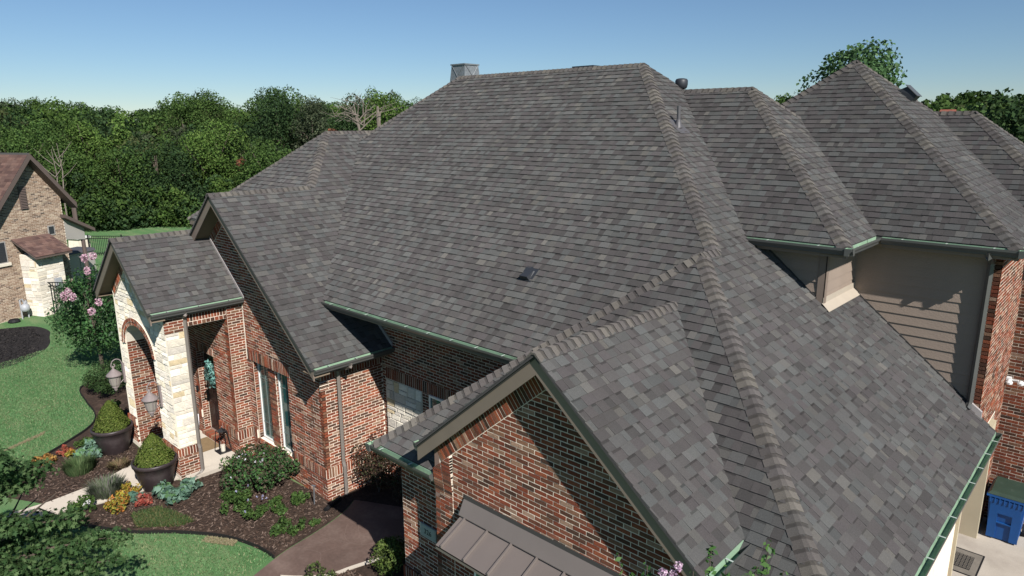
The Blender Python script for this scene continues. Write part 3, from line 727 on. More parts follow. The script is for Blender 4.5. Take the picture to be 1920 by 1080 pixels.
# -- porch ------------------------------------------------------------------
stones = []
ST_COL = [(.60,.55,.46),(.66,.61,.52),(.55,.50,.42),(.62,.56,.44),(.52,.43,.28),(.58,.53,.46),(.68,.64,.56),(.50,.46,.40)]
ST_W = [12,10,8,8,3,9,7,5]
def ashlar(w, H, u0, u1, z0, z1, out=stones, h=(.008,.022), rowh=(.09,.13,.17,.22), wid=(.12,.42), tangent=None):
    z = z0
    while z < z1-.04:
        rh = min(rng.choice(rowh), z1-z)
        if z1-z-rh < .05: rh = z1-z
        u = u0
        while u < u1-.02:
            ww = rng.uniform(*wid)
            if u1-u-ww < .08: ww = u1-u
            sub = [(u, u+ww, z, z+rh)]
            if rh > .16 and rng.random() < .35: m = rh*rng.uniform(.4, .6); sub = [(u, u+ww, z, z+m), (u, u+ww, z+m, z+rh)]
            for a, b, c, d in sub:
                g = .007; j = lambda: rng.uniform(-.006, .006)
                pg = [(a+g+abs(j()), c+g+j()), (b-g-abs(j()), c+g+j()), (b-g-abs(j()), d-g+j()), (a+g+abs(j()), d-g+j())]
                if H: pg = clip(pg, H)
                if tangent and pg: pg = tangent(pg)
                if not pg or area(pg) < .0012: continue
                n = len(pg); cx = sum(q[0] for q in pg)/n; cz = sum(q[1] for q in pg)/n; hh = rng.uniform(*h)
                k = .9; col = rng.choices(ST_COL, ST_W)[0]; s = rng.uniform(.88, 1.1); col = tuple(q*s for q in col)
                base = [w.p3(q[0], q[1], -.004) for q in pg]; mid = [w.p3(q[0], q[1], hh*.55) for q in pg]
                fr = [w.p3(cx+(q[0]-cx)*k, cz+(q[1]-cz)*k, hh+rng.uniform(-.006,.006)) for q in pg]
                F = [tuple(range(2*n, 3*n))]+[(i, (i+1) % n, n+(i+1) % n, n+i) for i in range(n)]+[(n+i, n+(i+1) % n, 2*n+(i+1) % n, 2*n+i) for i in range(n)]
                out.append((px_area(fr, w.n3, area(pg)), base+mid+fr, F, col, w))
            u += ww
        z += rh
PF = Wall((0, 5.65), (1, 0), (0, -1), mat='stonemortar')
ACX, AHW, ASP, ARI = -17.72, .87, 2.85, .62            # arch centre, half width, spring, rise
ZP = 5.67-.225; ptop = lambda x: ZP-P*abs(x+17.576)
def arch_z(x, grow=0): 
    q = 1-((x-ACX)/(AHW+grow))**2
    return ASP+(ARI+grow)*math.sqrt(max(0, q))
PF.back(rect(-19.12,ACX-AHW,0,ASP), 0, .42); PF.back(rect(ACX+AHW,-15.95,0,ASP), 0, .42)
PF.back([(-19.12,ASP),(ACX-AHW,ASP),(ACX-AHW,ptop(ACX-AHW)),(-19.12,ptop(-19.12))], 0, .42)
PF.back([(ACX+AHW,ASP),(-15.95,ASP),(-15.95,ptop(-15.95)),(ACX+AHW,ptop(ACX+AHW))], 0, .42)
xs = [ACX-AHW+2*AHW*i/16 for i in range(17)]
for a, b in zip(xs[:-1], xs[1:]):
    tops = [(b, ptop(b)), (-17.576, ZP), (a, ptop(a))] if a < -17.576 < b else [(b, ptop(b)), (a, ptop(a))]
    PF.back([(a, arch_z(a)), (b, arch_z(b))]+tops, 0, .42)
PF.done()
def tang(pg):
    n = len(pg); cx = sum(q[0] for q in pg)/n; cz = sum(q[1] for q in pg)/n
    if cz < ASP-.02 and not any(q[1] > ASP for q in pg): return pg
    g = .19; A, B = AHW+g, ARI+g
    t = math.atan2(max(.001, (cz-ASP))/B, (cx-ACX)/A)
    nx, nz = -math.cos(t)/A, -math.sin(t)/B; L = math.hypot(nx, nz)
    px_, pz_ = ACX+A*math.cos(t), ASP+B*math.sin(t)
    return clip(pg, [(nx/L, nz/L, (nx*px_+nz*pz_)/L)])
RP = [(P/SL, 1/SL, (P*-17.576+ZP)/SL-.03), (-P/SL, 1/SL, (-P*-17.576+ZP)/SL-.225)]
ashlar(PF, RP+HP(*rect(-19.0,ACX-AHW-.005,.8,5)), -19.12, ACX-AHW-.006, .80, ASP, tangent=None)
ashlar(PF, RP+HP(*rect(ACX+AHW+.005,-15.95,.8,5)), ACX+AHW+.006, -15.955, .80, ASP)
ashlar(PF, RP+HP(*rect(-19.0,-15.95,ASP,6)), -19.12, -15.955, ASP, 5.35, tangent=tang)
rake_soldiers(PF, -17.576, ZP, -1, -19.1, .2, h=.03)
# arch ring: two courses of radial bricks
for g0, g1, hh in ((-.003, .094, .035), (.090, .190, .047)):
    for i in range(22):
        ta, tb = math.pi*i/22, math.pi*(i+1)/22
        PF.bed([(ACX+(AHW+g)*math.cos(t), ASP+(ARI+g)*math.sin(t)) for g, t in ((g0, tb), (g0, ta), (g1, ta), (g1, tb))], hh)
for ring, (g0, g1) in enumerate(((.0, .088), (.097, .185))):
    nb = 44
    for i in range(nb):
        t0, t1 = math.pi*(i+.10)/nb, math.pi*(i+.90)/nb
        q = [(ACX+(AHW+g)*math.cos(t), ASP+(ARI+g)*math.sin(t)) for g, t in ((g0, t1), (g0, t0), (g1, t0), (g1, t1))]
        PF.quadbrick(q, .035+.012*ring)
# brick plinths and pier faces
PF.bond(None, -19.14, ACX-AHW-.005, 0, .60, h=.03); PF.soldiers(-19.15, ACX-AHW-.005, .605, .79, .045)
PF.bond(None, ACX+AHW+.005, -15.925, 0, .60, h=.03); PF.soldiers(ACX+AHW+.005, -15.915, .605, .79, .045)
PS = Wall((-15.95, 0), (0, 1), (1, 0), mat='stonemortar'); PS.back(rect(5.651,6.08,0,4.0), -.001, .2); PS.back(rect(6.08,7.08,3.70,4.0), 0, .3).done()
ashlar(PS, None, 5.655, 6.075, .80, 3.60)
PS.bond(None, 5.62, 6.08, 0, .60, h=.03, parity=1); PS.soldiers(5.61, 6.08, .605, .79, .045); PS.bond(None, 5.64, 6.075, 3.615, 4.0, h=.02)
PS.soldiers(6.085, 7.07, 3.80, 4.0, .012); PS.bond(None, 6.085, 7.07, 3.705, 3.795, h=.025, bl=.09, bh=.085)
# reveal of the left pier seen through the arch, and inner faces
RV = Wall((ACX-AHW, 0), (0, 1), (1, 0)); RV.back(rect(5.655,6.30,0,ASP+.45), -.002, .3).done(); RV.bond(None, 5.66, 6.29, .0, ASP+.4, h=.007)
# porch back wall, door recess
PB = Wall((0, 7.08), (1, 0), (0, -1)); PB.back(rect(-16.93,-15.9,.1,3.95), 0, .38); PB.back(rect(-19.2,-17.95,.1,3.95), 0, .38); PB.back(rect(-17.95,-16.93,2.5,3.95), 0, .38).done()
PB.bond(None, -16.925, -15.905, .785, 3.9); PB.bond(None, -16.925, -15.88, .1, .55, h=.028); PB.soldiers(-16.925, -15.88, .555, .778, .04)
PB.bond(None, -19.1, -17.955, .785, 3.9, parity=1); PB.bond(None, -19.1, -17.955, .1, .55, h=.028); PB.soldiers(-19.1, -17.955, .555, .778, .04); PB.soldiers(-17.95, -16.93, 2.505, 2.70, .012); PB.bond(None, -17.95, -16.93, 2.71, 3.9)
PR = Wall((-15.9, 0), (0, 1), (1, 0)); PR.back(rect(7.08,7.47,.0,4.2), -.002, .2).done(); PR.bond(None, 7.085, 7.465, .785, 4.05); PR.bond(None, 7.06, 7.465, 0, .55, h=.028); PR.soldiers(7.05, 7.465, .555, .778, .04)
PJ = Wall((-17.95, 0), (0, 1), (1, 0)); PJ.back(rect(7.08,7.3,.1,2.5), -.002, .2).done(); PJ.bond(None, 7.085, 7.25, .2, 2.5)
emit(bricks, 'brick', 'brick_field', 'brick', lambda q: q[4].obj, HOUSE)
# courtyard stone panel
SPW = Wall((0, 9.1), (1, 0), (0, -1), name='stone_panel', mat='stonemortar'); SPW.back(rect(-12.43,-11.145,1.105,2.51), .006, .02).done()
ashlar(SPW, None, -12.425, -11.15, 1.11, 2.505, h=(.02,.04))
emit(stones, 'stone', 'stone_field', 'stone', lambda q: q[4].obj, HOUSE)

# ------------------------------------------------------------------ plain cores behind the walls (unseen sides)
core = MB()
core.box(-12.5,-8.5,9.12,20.2,0,4.3); core.box(-20.3,-14.9,8.8,19.5,0,5.3); core.box(-14.9,-12.6,9.12,19.5,0,3.0)
core.box(-8.56,-1.77,6.56,13.4,0,2.75) ; core.box(-8.5,-1.9,13.6,20.2,0,6.1)
core.box(-7.3,-2.95,6.22,6.6,0,3.6)
core.box(-17.28,-12.6,7.55+.12,8.9,0,3.0)
core.box(-1.9,-.95,16.56,20.8,0,6.1)
core.build('wall', 'inner', HOUSE)
# ------------------------------------------------------------------ eaves: fascia, soffit, gutters
def eave(p0, p1, out, wall_dist, fh=.17, gutter=True, g0=0.0, g1=0.0, hang=.62):
    p0 = np.array(p0, float); p1 = np.array(p1, float); o = np.array([out[0], out[1], 0.0]); d = p1-p0; L = np.linalg.norm(d); d /= L
    mb = MB(); a = p0-o*.012+np.array([0,0,-.022]); b = p1-o*.012+np.array([0,0,-.022])
    mb.prism([a, b, b-[0,0,fh], a-[0,0,fh]], -o*.022); mb.build('fascia', 'trim', HOUSE)
    if wall_dist:
        mb = MB(); z = np.array([0,0,-fh-.006+.02])
        q = [p0-o*.036+z, p1-o*.036+z, p1-o*wall_dist+z, p0-o*wall_dist+z]; mb.prism(q, (0,0,-.012)); mb.build('soffit', 'soffit', HOUSE)
    if gutter:
        up = np.array([0,0,1.0]); s0 = p0-d*g0; s1 = p1+d*g1
        outer = [(.002,.008),(.002,-.112),(.066,-.112),(.072,-.082),(.094,-.05),(.102,-.035),(.104,.004),(.096,.004)]
        inner = [(.096,.004),(.094,-.032),(.066,-.076),(.060,-.102),(.010,-.102),(.010,.008),(.002,.008)]
        base = np.array([0,0,-.018])
        def sweep(prof, name, mat, par):
            m = MB(); V = [s0+base+o*a+up*b for a, b in prof]+[s1+base+o*a+up*b for a, b in prof]; n = len(prof)
            m.add(V, [(i, i+1, n+i+1, n+i) for i in range(n-1)]); return m.build(name, mat, par)
        g = sweep(outer, 'gutter', 'gutter', HOUSE); sweep(inner, 'gutter_lining', 'gutterin', g)
        for s in (s0, s1):
            m = MB(); m.prism([s+base+o*a+up*b for a, b in outer[:-1]], (d if s is s0 else -d)*.004); m.build('end_cap', 'gutter', g)
        k = max(1, int(L/hang))
        for i in range(k):
            c = s0+d*(L*(i+.5)/k)+base; m = MB()
            m.prism([c-d*.011+o*.004+up*.004, c+d*.011+o*.004+up*.004, c+d*.011+o*.099+up*.004, c-d*.011+o*.099+up*.004], up*.004); m.build('gutter_strap', 'strap', g)
eave((-15.80,5.33,4.19), (-15.80,7.46,4.19), (1,0), .16)
eave((-12.14,7.07,3.34), (-12.14,9.09,3.34), (1,0), .42)
eave((-13.30,8.174,4.38), (-7.42,8.174,4.38), (0,-1), .92)
eave((-8.876,6.2,3.08), (-7.38,6.2,3.08), (0,-1), .30, g0=.12)
eave((-8.876,9.09,3.08), (-8.876,6.2,3.08), (-1,0), .30, g1=.12)
eave((-2.82,5.93,3.64), (-2.82,6.86,3.64), (1,0), .07)
eave((-7.42,6.86,3.64), (-7.42,5.93,3.64), (-1,0), .07)
eave((-1.384,6.2,3.08), (-1.384,13.56,3.08), (1,0), .27, hang=.6, g0=.12)
eave((-2.86,6.2,3.08), (-1.384,6.2,3.08), (0,-1), .30, g1=.12)
eave((-5.20,11.67,6.26), (-3.5,11.67,6.26), (0,-1), .32, g1=.125)
eave((-3.5,11.67,6.26), (-3.5,13.18,6.26), (1,0), .42, g0=.125)
eave((-3.40,13.21,6.26), (-1.42,13.21,6.26), (0,-1), .36, g1=.125)
eave((-1.42,13.21,6.26), (-1.42,15.97,6.26), (1,0), .24, g0=.125)
eave((-1.32,16.0,6.26), (-.63,16.0,6.26), (0,-1), .5, g1=.125)
eave((-.63,16.0,6.26), (-.63,21.2,6.26), (1,0), .34, g0=.125)
eave((-20.69,8.39,5.588), (-17.45,8.39,5.588), (0,-1), .4, gutter=False)
eave((-17.416,8.36,5.588), (-17.416,7.07,5.588), (-1,0), .1, gutter=False)
eave((-19.352,8.7,4.19), (-19.352,5.33,4.19), (-1,0), .22, gutter=False)
# rakes: fascia, dark drip mould, sloped soffit, little return
def rake(ax, az, y, side, run, wall_y, fh=.225):
    s = side
    A = lambda t, dz, yy: np.array([ax+s*t, yy, az-P*t+dz])
    mb = MB(); mb.prism([A(0,-.055,y), A(run,-.055,y), A(run,-.055-fh,y), A(0,-.055-fh,y)], (0,.028,0)); mb.build('rake_board', 'trim', HOUSE)
    mb = MB(); mb.prism([A(0,-.048,y-.006), A(run,-.048,y-.006), A(run,-.075,y-.006), A(0,-.075,y-.006)], (0,.034,0)); mb.build('drip_mould', 'trimdark', HOUSE)
    mb = MB(); mb.prism([A(0,-.20,y+.03), A(run,-.20,y+.03), A(run,-.20,wall_y), A(0,-.20,wall_y)], (0,0,-.02)); mb.build('soffit', 'soffit', HOUSE)
for sd, run in ((1, 2.30), (-1, 2.30)): rake(-5.12, 5.557, 5.925, sd, run, 6.19)
for sd, run in ((1, 3.99), (-1, 1.286)): rake(-16.13, 6.665, 7.065, sd, run, 7.46)
for sd in (1, -1): rake(-17.576, 5.67, 5.325, sd, 1.776, 5.64)
mb = MB(); mb.prism([(-17.42,7.09,5.30),(-17.20,7.09,5.30),(-17.20,7.46,5.30),(-17.42,7.46,5.30)], (0,0,.03)); mb.build('soffit_return', 'sidingpale', HOUSE)
# porch ceiling + step flashing where roofs meet walls
mb = MB(); mb.box(-19.1,-15.97,5.70,7.07,3.93,3.96); mb.build('porch_ceiling', 'soffit', HOUSE)
def slope_strip(x0, x1, y, pl, w, h, mat, name='flashing', yd=-1):
    z0, z1 = PL[pl].z(x0, y), PL[pl].z(x1, y); mb = MB()
    mb.prism([(x0, y, z0+.01), (x1, y, z1+.01), (x1, y, z1+h), (x0, y, z0+h)], (0, yd*w, 0)); return mb.build(name, mat, HOUSE)
slope_strip(-17.25, -15.72, 7.468, 'porch_right', .03, .10, 'flash')
slope_strip(-13.3, -12.13, 9.098, 'left_right', .03, .11, 'flash')
# ------------------------------------------------------------------ lap siding on the upper storey
def boards(p, d, n, u0, u1, z0, z1, base_fn, ex=.178):
    """each course is its own board, cut along the roof (base_fn gives roof height at u)"""
    d = np.array([*d, 0.0]); n3 = np.array([*n, 0.0]); o = np.array([*p, 0.0])
    k = 0; z = z1
    while z > z0:
        zb = z-ex
        H = [(0.0, 0.0, 1.0)]
        pg = [(u0, zb), (u1, zb), (u1, z+.01), (u0, z+.01)]
        if base_fn:
            za, zc = base_fn(u0), base_fn(u1); q = halfplanes([(u0, za), (u1, zc), (u1, zc+20), (u0, za+20)]); pg = clip(pg, q)
        if pg and area(pg) > .002:
            mb = MB(); nn = len(pg)
            lean = lambda zz: .017*(1-(zz-zb)/ex)+.004
            fr = [o+d*u+n3*lean(zz)+np.array([0,0,zz]) for u, zz in pg]; bk = [o+d*u-n3*.012+np.array([0,0,zz]) for u, zz in pg]
            mb.add(fr+bk, [tuple(range(nn)), tuple(range(nn, 2*nn))[::-1]]+[(i, nn+i, nn+(i+1) % nn, (i+1) % nn) for i in range(nn)])
            mb.build('siding_board', 'siding', SIDE)
        z = zb
mb = MB(); mb.box(-3.86,-1.76,13.585,13.63,2.9,6.12); mb.box(-5.6,-3.92,12.0,12.05,3.0,6.12); mb.box(-3.95,-3.905,11.99,13.6,3.0,6.12)
SIDE = mb.build('siding_wall', 'siding', HOUSE)
fr = lambda x: PL['main_right'].z(x, 0)+.03
boards((0, 13.575), (1, 0), (0, -1), -3.89, -1.86, 2.9, 6.09, fr)
boards((0, 11.99), (1, 0), (0, -1), -5.5, -3.98, 2.9, 6.09, fr)
boards((-3.90, 0), (0, 1), (1, 0), 11.99, 13.57, 4.9, 6.09, lambda y: PL['main_right'].z(-3.9, 0)+.12)
mb = MB(); zc = PL['main_right'].z(-3.9, 0)
mb.box(-3.995,-3.87,11.955,11.99,zc+.02,6.08); mb.box(-3.885,-3.862,11.955,12.06,zc+.02,6.08); mb.build('corner_board', 'trim', HOUSE)
mb = MB(); mb.prism([(-3.875,11.92,zc+.03),(-3.875,13.57,zc+.03),(-3.75,13.57,PL['main_right'].z(-3.75,0)+.03),(-3.75,11.92,PL['main_right'].z(-3.75,0)+.03)], (0,0,.008))
mb.prism([(-3.876,11.95,zc+.03),(-3.876,13.57,zc+.03),(-3.876,13.57,zc+.13),(-3.876,11.95,zc+.13)], (.01,0,0)); mb.build('flashing', 'sidingpale', HOUSE)
slope_strip(-3.88, -1.80, 13.568, 'main_right', .03, .045, 'trimdark'); slope_strip(-5.4, -3.99, 11.985, 'main_right', .03, .045, 'trimdark')
mb = MB(); mb.prism([(-1.76,13.44,3.33),(-1.60,13.44,3.24),(-1.60,13.44,3.40),(-1.76,13.44,3.52)], (0,.06,0)); mb.build('kickout_flashing', 'flash', HOUSE)
# ------------------------------------------------------------------ downspouts
def spout(pts, name='downspout', w=.075, t=.055, mat='spout'):
    mb = MB(); pts = [np.array(p, float) for p in pts]
    mb.tube(pts, .046, 4); o = mb.build(name, mat, HOUSE); return o
def straps(o, x, y, zs):
    for z in zs: m = MB(); m.box(x-.055, x+.055, y-.055, y+.055, z-.012, z+.012); m.build('spout_strap', 'spout', o)
s = spout([(-15.74,6.06,4.10),(-15.74,6.06,4.02),(-15.875,6.09,3.88),(-15.885,6.09,.80),(-15.845,6.09,.72),(-15.845,6.09,.16),(-15.80,6.0,.09),(-15.74,5.86,.07)])
s = spout([(-12.06,7.92,3.24),(-12.06,7.92,3.18),(-12.475,7.87,3.0),(-12.49,7.87,.84),(-12.45,7.87,.74),(-12.45,7.87,.10),(-12.42,7.82,.05)])
s = spout([(-1.80,13.14,6.16),(-1.80,13.14,6.08),(-1.80,13.47,5.94),(-1.80,13.49,3.52),(-1.80,13.34,3.44)], mat='gutter')
# ------------------------------------------------------------------ metal awning above the garage window
mb = MB(); mb.prism([(-6.69,6.15,2.70),(-3.55,6.15,2.70),(-3.55,5.60,2.44),(-6.69,5.60,2.44)], (0,0,-.02)); mb.prism([(-6.69,5.60,2.44),(-3.55,5.60,2.44),(-3.55,5.60,2.38),(-6.69,5.60,2.38)], (0,.02,0))
AW = mb.build('awning', 'awning', HOUSE)
mb = MB(); mb.prism([(-6.70,6.17,2.91),(-3.54,6.17,2.91),(-3.54,6.06,2.705),(-6.70,6.06,2.705)], (0,0,-.012)); mb.build('awning_top_flashing', 'awning', AW)
mb = MB(); mb.prism([(-6.70,6.185,2.96),(-3.54,6.185,2.96),(-3.54,6.165,2.885),(-6.70,6.165,2.885)], (0,.01,0)); mb.build('awning_upstand', 'trimdark', AW)
for i in range(7):
    x = -6.575+i*.4575; mb = MB(); mb.prism([(x-.012,6.10,2.682),(x+.012,6.10,2.682),(x+.012,5.595,2.443),(x-.012,5.595,2.443)], (0,0,.038)); mb.build('standing_seam', 'awning', AW)
for x in (-6.69, -3.57):
    mb = MB(); mb.prism([(x,5.61,2.42),(x,6.185,2.68),(x,6.185,2.28)], (.02,0,0)); mb.build('awning_bracket', 'awning', AW)
mb = MB(); mb.box(-6.5,-3.75,6.155,6.185,.9,2.2); w = mb.build('window', 'winframe', HOUSE)
for i in range(4): m = MB(); m.box(-6.45+i*.68, -6.45+i*.68+.6, 6.148, 6.154, .95, 2.15); m.build('pane', 'glass', w)
# ------------------------------------------------------------------ house number plaque
mb = MB(); mb.prism([(-8.093,6.482,1.585),(-7.70,6.482,1.585),(-7.70,6.482,1.815),(-8.093,6.482,1.815)], (0,-.025,0)); mb.prism([(-8.075,6.457,1.60),(-7.718,6.457,1.60),(-7.718,6.457,1.80),(-8.075,6.457,1.80)], (0,-.004,0))
PLQ = mb.build('number_plaque', 'plaque', HOUSE)
cu = bpy.data.curves.new('numerals', 'FONT'); cu.body = '326'; cu.size = .125; cu.extrude = .002; cu.align_x = 'CENTER'; cu.align_y = 'CENTER'
tmp = bpy.data.objects.new('tmp_numerals', cu); COL.objects.link(tmp)
bpy.context.view_layer.update()
me = bpy.data.meshes.new_from_object(tmp.evaluated_get(bpy.context.evaluated_depsgraph_get())); bpy.data.objects.remove(tmp, do_unlink=True)
me.materials.clear(); me.materials.append(MAT['inkdark'])
no = bpy.data.objects.new('numerals', me); place(no, (-7.897,6.451,1.70), PLQ); no.rotation_euler = (R(90),0,0)
# ------------------------------------------------------------------ front door
mb = MB(); mb.box(-17.95,-16.93,7.26,7.31,.2,2.5); DOOR = mb.build('door', 'door', HOUSE)
for (x0, x1, z0, z1) in ((-17.84,-17.49,.36,1.05),(-17.39,-17.04,.36,1.05),(-17.84,-17.49,1.18,2.3),(-17.39,-17.04,1.18,2.3)):
    m = MB(); m.prism([(x0,7.26,z0),(x1,7.26,z0),(x1,7.26,z1),(x0,7.26,z1)], (0,-.012,0)); m.prism([(x0+.05,7.248,z0+.05),(x1-.05,7.248,z0+.05),(x1-.05,7.248,z1-.05),(x0+.05,7.248,z1-.05)], (0,-.012,0)); m.build('door_panel', 'door', DOOR)
m = MB(); m.box(-17.90,-17.86,7.20,7.26,1.02,1.32); m.tube([(-17.88,7.20,1.28),(-17.88,7.15,1.24),(-17.88,7.15,1.10),(-17.88,7.20,1.06)], .012, 6); m.build('door_handle', 'handle', DOOR)
m = MB(); m.box(-17.96,-16.92,7.02,7.27,.1,.2); m.build('threshold', 'inner', HOUSE)
for i in range(15):
    m = MB(); x = -17.95+i*.068; c = rng.choices(BR_COL, BR_W)[0]; m.box(x, x+.060, 7.0, 7.2, .101, .208, c); m.build('threshold_brick', 'brick', HOUSE, color=True)
# porch slab
m = MB(); m.box(-19.1,-15.95,5.60,7.08,0,.10); tag(m.build('porch_slab', 'concrete', HOUSE))
m = MB(); m.box(-15.949,-15.72,5.70,7.08,0,.10); m.build('porch_slab', 'concrete', HOUSE)
# doorbell
m = MB(); m.box(-18.12,-18.05,7.04,7.08,1.28,1.42); m.build('door_bell', 'blackmetal', HOUSE)
# ------------------------------------------------------------------ lanterns on the porch piers
def wall_lamp(x, z, label):
    y0 = 5.62
    m = MB(); m.box(x-.05, x+.05, y0-.03, y0+.02, z-.10, z+.42); L = m.build('wall_lantern', 'lamp', HOUSE); L['label'] = label
    m = MB(); pts = []
    for i in range(13):
        t = math.pi*(i/12); pts.append((x, y0-.02-.13+.13*math.cos(t), z+.40+.16*math.sin(t)))
    for i in range(8):
        t = math.pi+math.pi*1.4*(i/7); r = .045; pts.append((x, y0-.28+.045+r*math.cos(t), z+.40+r*math.sin(t)))
    m.tube(pts, .014, 6); m.build('scroll_arm', 'lamp', L, smooth=True)
    m = MB(); m.tube([(x,y0-.03,z-.02),(x,y0-.12,z-.10),(x,y0-.22,z-.16)], .012, 6); m.build('lower_arm', 'lamp', L)
    c = (x, y0-.24, z)
    m = MB(); m.lathe([(.012,.40),(.03,.37),(.02,.33),(.05,.30),(.10,.25),(.165,.19),(.185,.16),(.185,.14),(.12,.14)], c, 16); m.build('lamp_cap', 'lamp', L, smooth=True)
    m = MB(); m.lathe([(.135,.14),(.14,.10),(.10,-.10),(.07,-.16)], c, 12); m.build('lamp_glass', 'lampglass', L)
    for k in range(6):
        a = 2*math.pi*k/6; m = MB(); m.tube([(c[0]+r*math.cos(a), c[1]+r*math.sin(a), c[2]+zz) for r, zz in ((.138,.14),(.143,.10),(.103,-.10),(.073,-.16))], .009, 5); m.build('lamp_rib', 'lamp', L)
    m = MB(); m.lathe([(.075,-.15),(.085,-.17),(.04,-.21),(.045,-.24),(.012,-.30)], c, 12); m.build('lamp_finial', 'lamp', L, smooth=True)
wall_lamp(-16.62, 1.80, 'grey scroll-arm carriage lantern on the right porch pier'); wall_lamp(-19.02, 1.80, 'grey scroll-arm carriage lantern on the left porch pier')
# ------------------------------------------------------------------ roof hardware
pf = PL['main_front']; c = np.array([-8.36, 9.46]); zc = pf.z(*c)
def on_plane(pl, u0, v0, w, d, h, name, mat):
    """low box lying on a slope at plan point"""
    u, t = pl.uv(u0, v0); m = MB()
    m.add([pl.p3(u+a, t+b, .01+hh) for a, b, hh in ((-w,-d,0),(w,-d,0),(w,d,0),(-w,d,0),(-w*.85,-d*.9,h),(w*.85,-d*.9,h),(w*.7,d*.8,h*.25),(-w*.7,d*.8,h*.25))],
          [(0,3,2,1),(4,5,6,7),(0,1,5,4),(1,2,6,5),(2,3,7,6),(3,0,4,7)])
    return m.build(name, mat, HOUSE)
v = on_plane(pf, -8.36, 9.46, .11, .12, .10, 'roof_vent', 'darkvent')
u, t = pf.uv(-8.36, 9.46); m = MB(); m.prism([pf.p3(u-.16,t-.14,.014),pf.p3(u+.16,t-.14,.014),pf.p3(u+.16,t+.2,.014),pf.p3(u-.16,t+.2,.014)], pf.n*.004); m.build('vent_flange', 'darkvent', v)
pr = PL['main_right']; x, y = -7.45, 13.1; zc = pr.z(x, y)
m = MB(); m.tube([(x,y,zc-.05),(x,y,zc+.42)], .038, 10); pp = m.build('vent_pipe', 'pvc', HOUSE, smooth=False)
m = MB(); m.lathe([(.09,-.02),(.06,.09),(.05,.14),(.04,.145)], (x,y,zc), 12); m.build('pipe_boot', 'pvc', pp)
u, t = pr.uv(x, y); m = MB(); m.prism([pr.p3(u-.2,t-.22,.014),pr.p3(u+.2,t-.22,.014),pr.p3(u+.2,t+.2,.014),pr.p3(u-.2,t+.2,.014)], pr.n*.004); m.build('pipe_flange', 'pvc', pp)
x, y = -8.70, 15.35; m = MB(); m.lathe([(.075,8.4),(.075,9.02)], (x,y,0), 12); tv = m.build('flue_pipe', 'blackmetal', HOUSE)
m = MB(); m.lathe([(.10,9.0),(.135,9.03),(.15,9.10),(.15,9.19),(.125,9.23),(.06,9.245)], (x,y,0), 16); m.build('flue_cap', 'darkvent', tv, smooth=True)
pb = PL['b_right']; 
def slant_vent():
    u, t = pb.uv(-4.42, 17.72); m = MB(); w, d, h = .17, .19, .17
    m.add([pb.p3(u+a, t+b, .012+hh) for a, b, hh in ((-w,-d,0),(w,-d,0),(w,d,0),(-w,d,0),(-w,-d,h*.85),(w,-d,h*.85),(w*.9,d*.55,h),(-w*.9,d*.55,h))], [(0,3,2,1),(4,5,6,7),(0,1,5,4),(1,2,6,5),(2,3,7,6),(3,0,4,7)])
    v = m.build('box_vent', 'darkvent', HOUSE)
    m = MB(); m.prism([pb.p3(u-.19,t-.21,.165),pb.p3(u+.19,t-.21,.165),pb.p3(u+.19,t+.15,.19),pb.p3(u-.19,t+.15,.19)], pb.n*.012); m.build('vent_hood', 'gutter', v)
slant_vent()
m = MB(); m.box(-11.38,-10.72,14.55,14.85,9.45,9.62); m.build('ridge_vent', 'darkvent', HOUSE)
# metal chimney shroud
cx, cy = -16.45, 15.62; m = MB(); a, b = .37, .29
V = [(cx-a,cy-a,9.2),(cx+a,cy-a,9.2),(cx+a,cy+a,9.2),(cx-a,cy+a,9.2),(cx-b,cy-b,10.02),(cx+b,cy-b,10.02),(cx+b,cy+b,10.02),(cx-b,cy+b,10.02)]
m.add(V, [(0,3,2,1),(4,5,6,7),(0,1,5,4),(1,2,6,5),(2,3,7,6),(3,0,4,7)]); CH = m.build('chimney_shroud', 'galv', HOUSE)
m = MB(); m.box(cx-b-.03,cx+b+.03,cy-b-.03,cy+b+.03,9.99,10.03); m.build('shroud_lip', 'galv', CH)
for i, j in ((0,5),(1,4),(1,6),(2,5)):
    m = MB(); m.tube([np.array(V[i])+[0,-.012 if i+j == 5 else 0,0]+np.array([.012 if i+j > 5 else 0,0,0]), np.array(V[j])+np.array([.012 if i+j > 5 else 0,-.012 if i+j == 5 else 0,0])], .008, 4); m.build('shroud_crease', 'galv', CH)
m = MB(); m.box(cx-.36,cx+.36,cy-.36,cy+.36,6.5,9.2); m.build('chimney_chase', 'inner', HOUSE)
# garage doorway on the side wall, security light
m = MB(); m.box(-1.98,-1.94,12.9,15.5,.01,2.35); m.build('garage_door', 'doorframe', HOUSE)
m = MB(); m.box(-1.95,-1.60,15.46,15.58,.01,2.55); m.box(-1.95,-1.60,12.88,12.98,.01,2.55); m.box(-1.95,-1.60,12.98,15.46,2.40,2.55); m.build('door_casing', 'doorframe', HOUSE)
m = MB(); m.box(-1.64,-1.56,16.36,16.49,3.08,3.20); SLT = m.build('security_light', 'whiteplastic', HOUSE)
for dx, dy in ((.02,-.14),(.16,-.06)):
    m = MB(); m.tube([(-1.60,16.42,3.15),(-1.60+dx,16.42+dy*.6,3.17)], .02, 6); m.lathe([(.02,0),(.055,.01),(.065,.05),(.03,.09)], (-1.60+dx*1.3,16.40+dy,3.10), 10); m.build('light_head', 'whiteplastic', SLT)

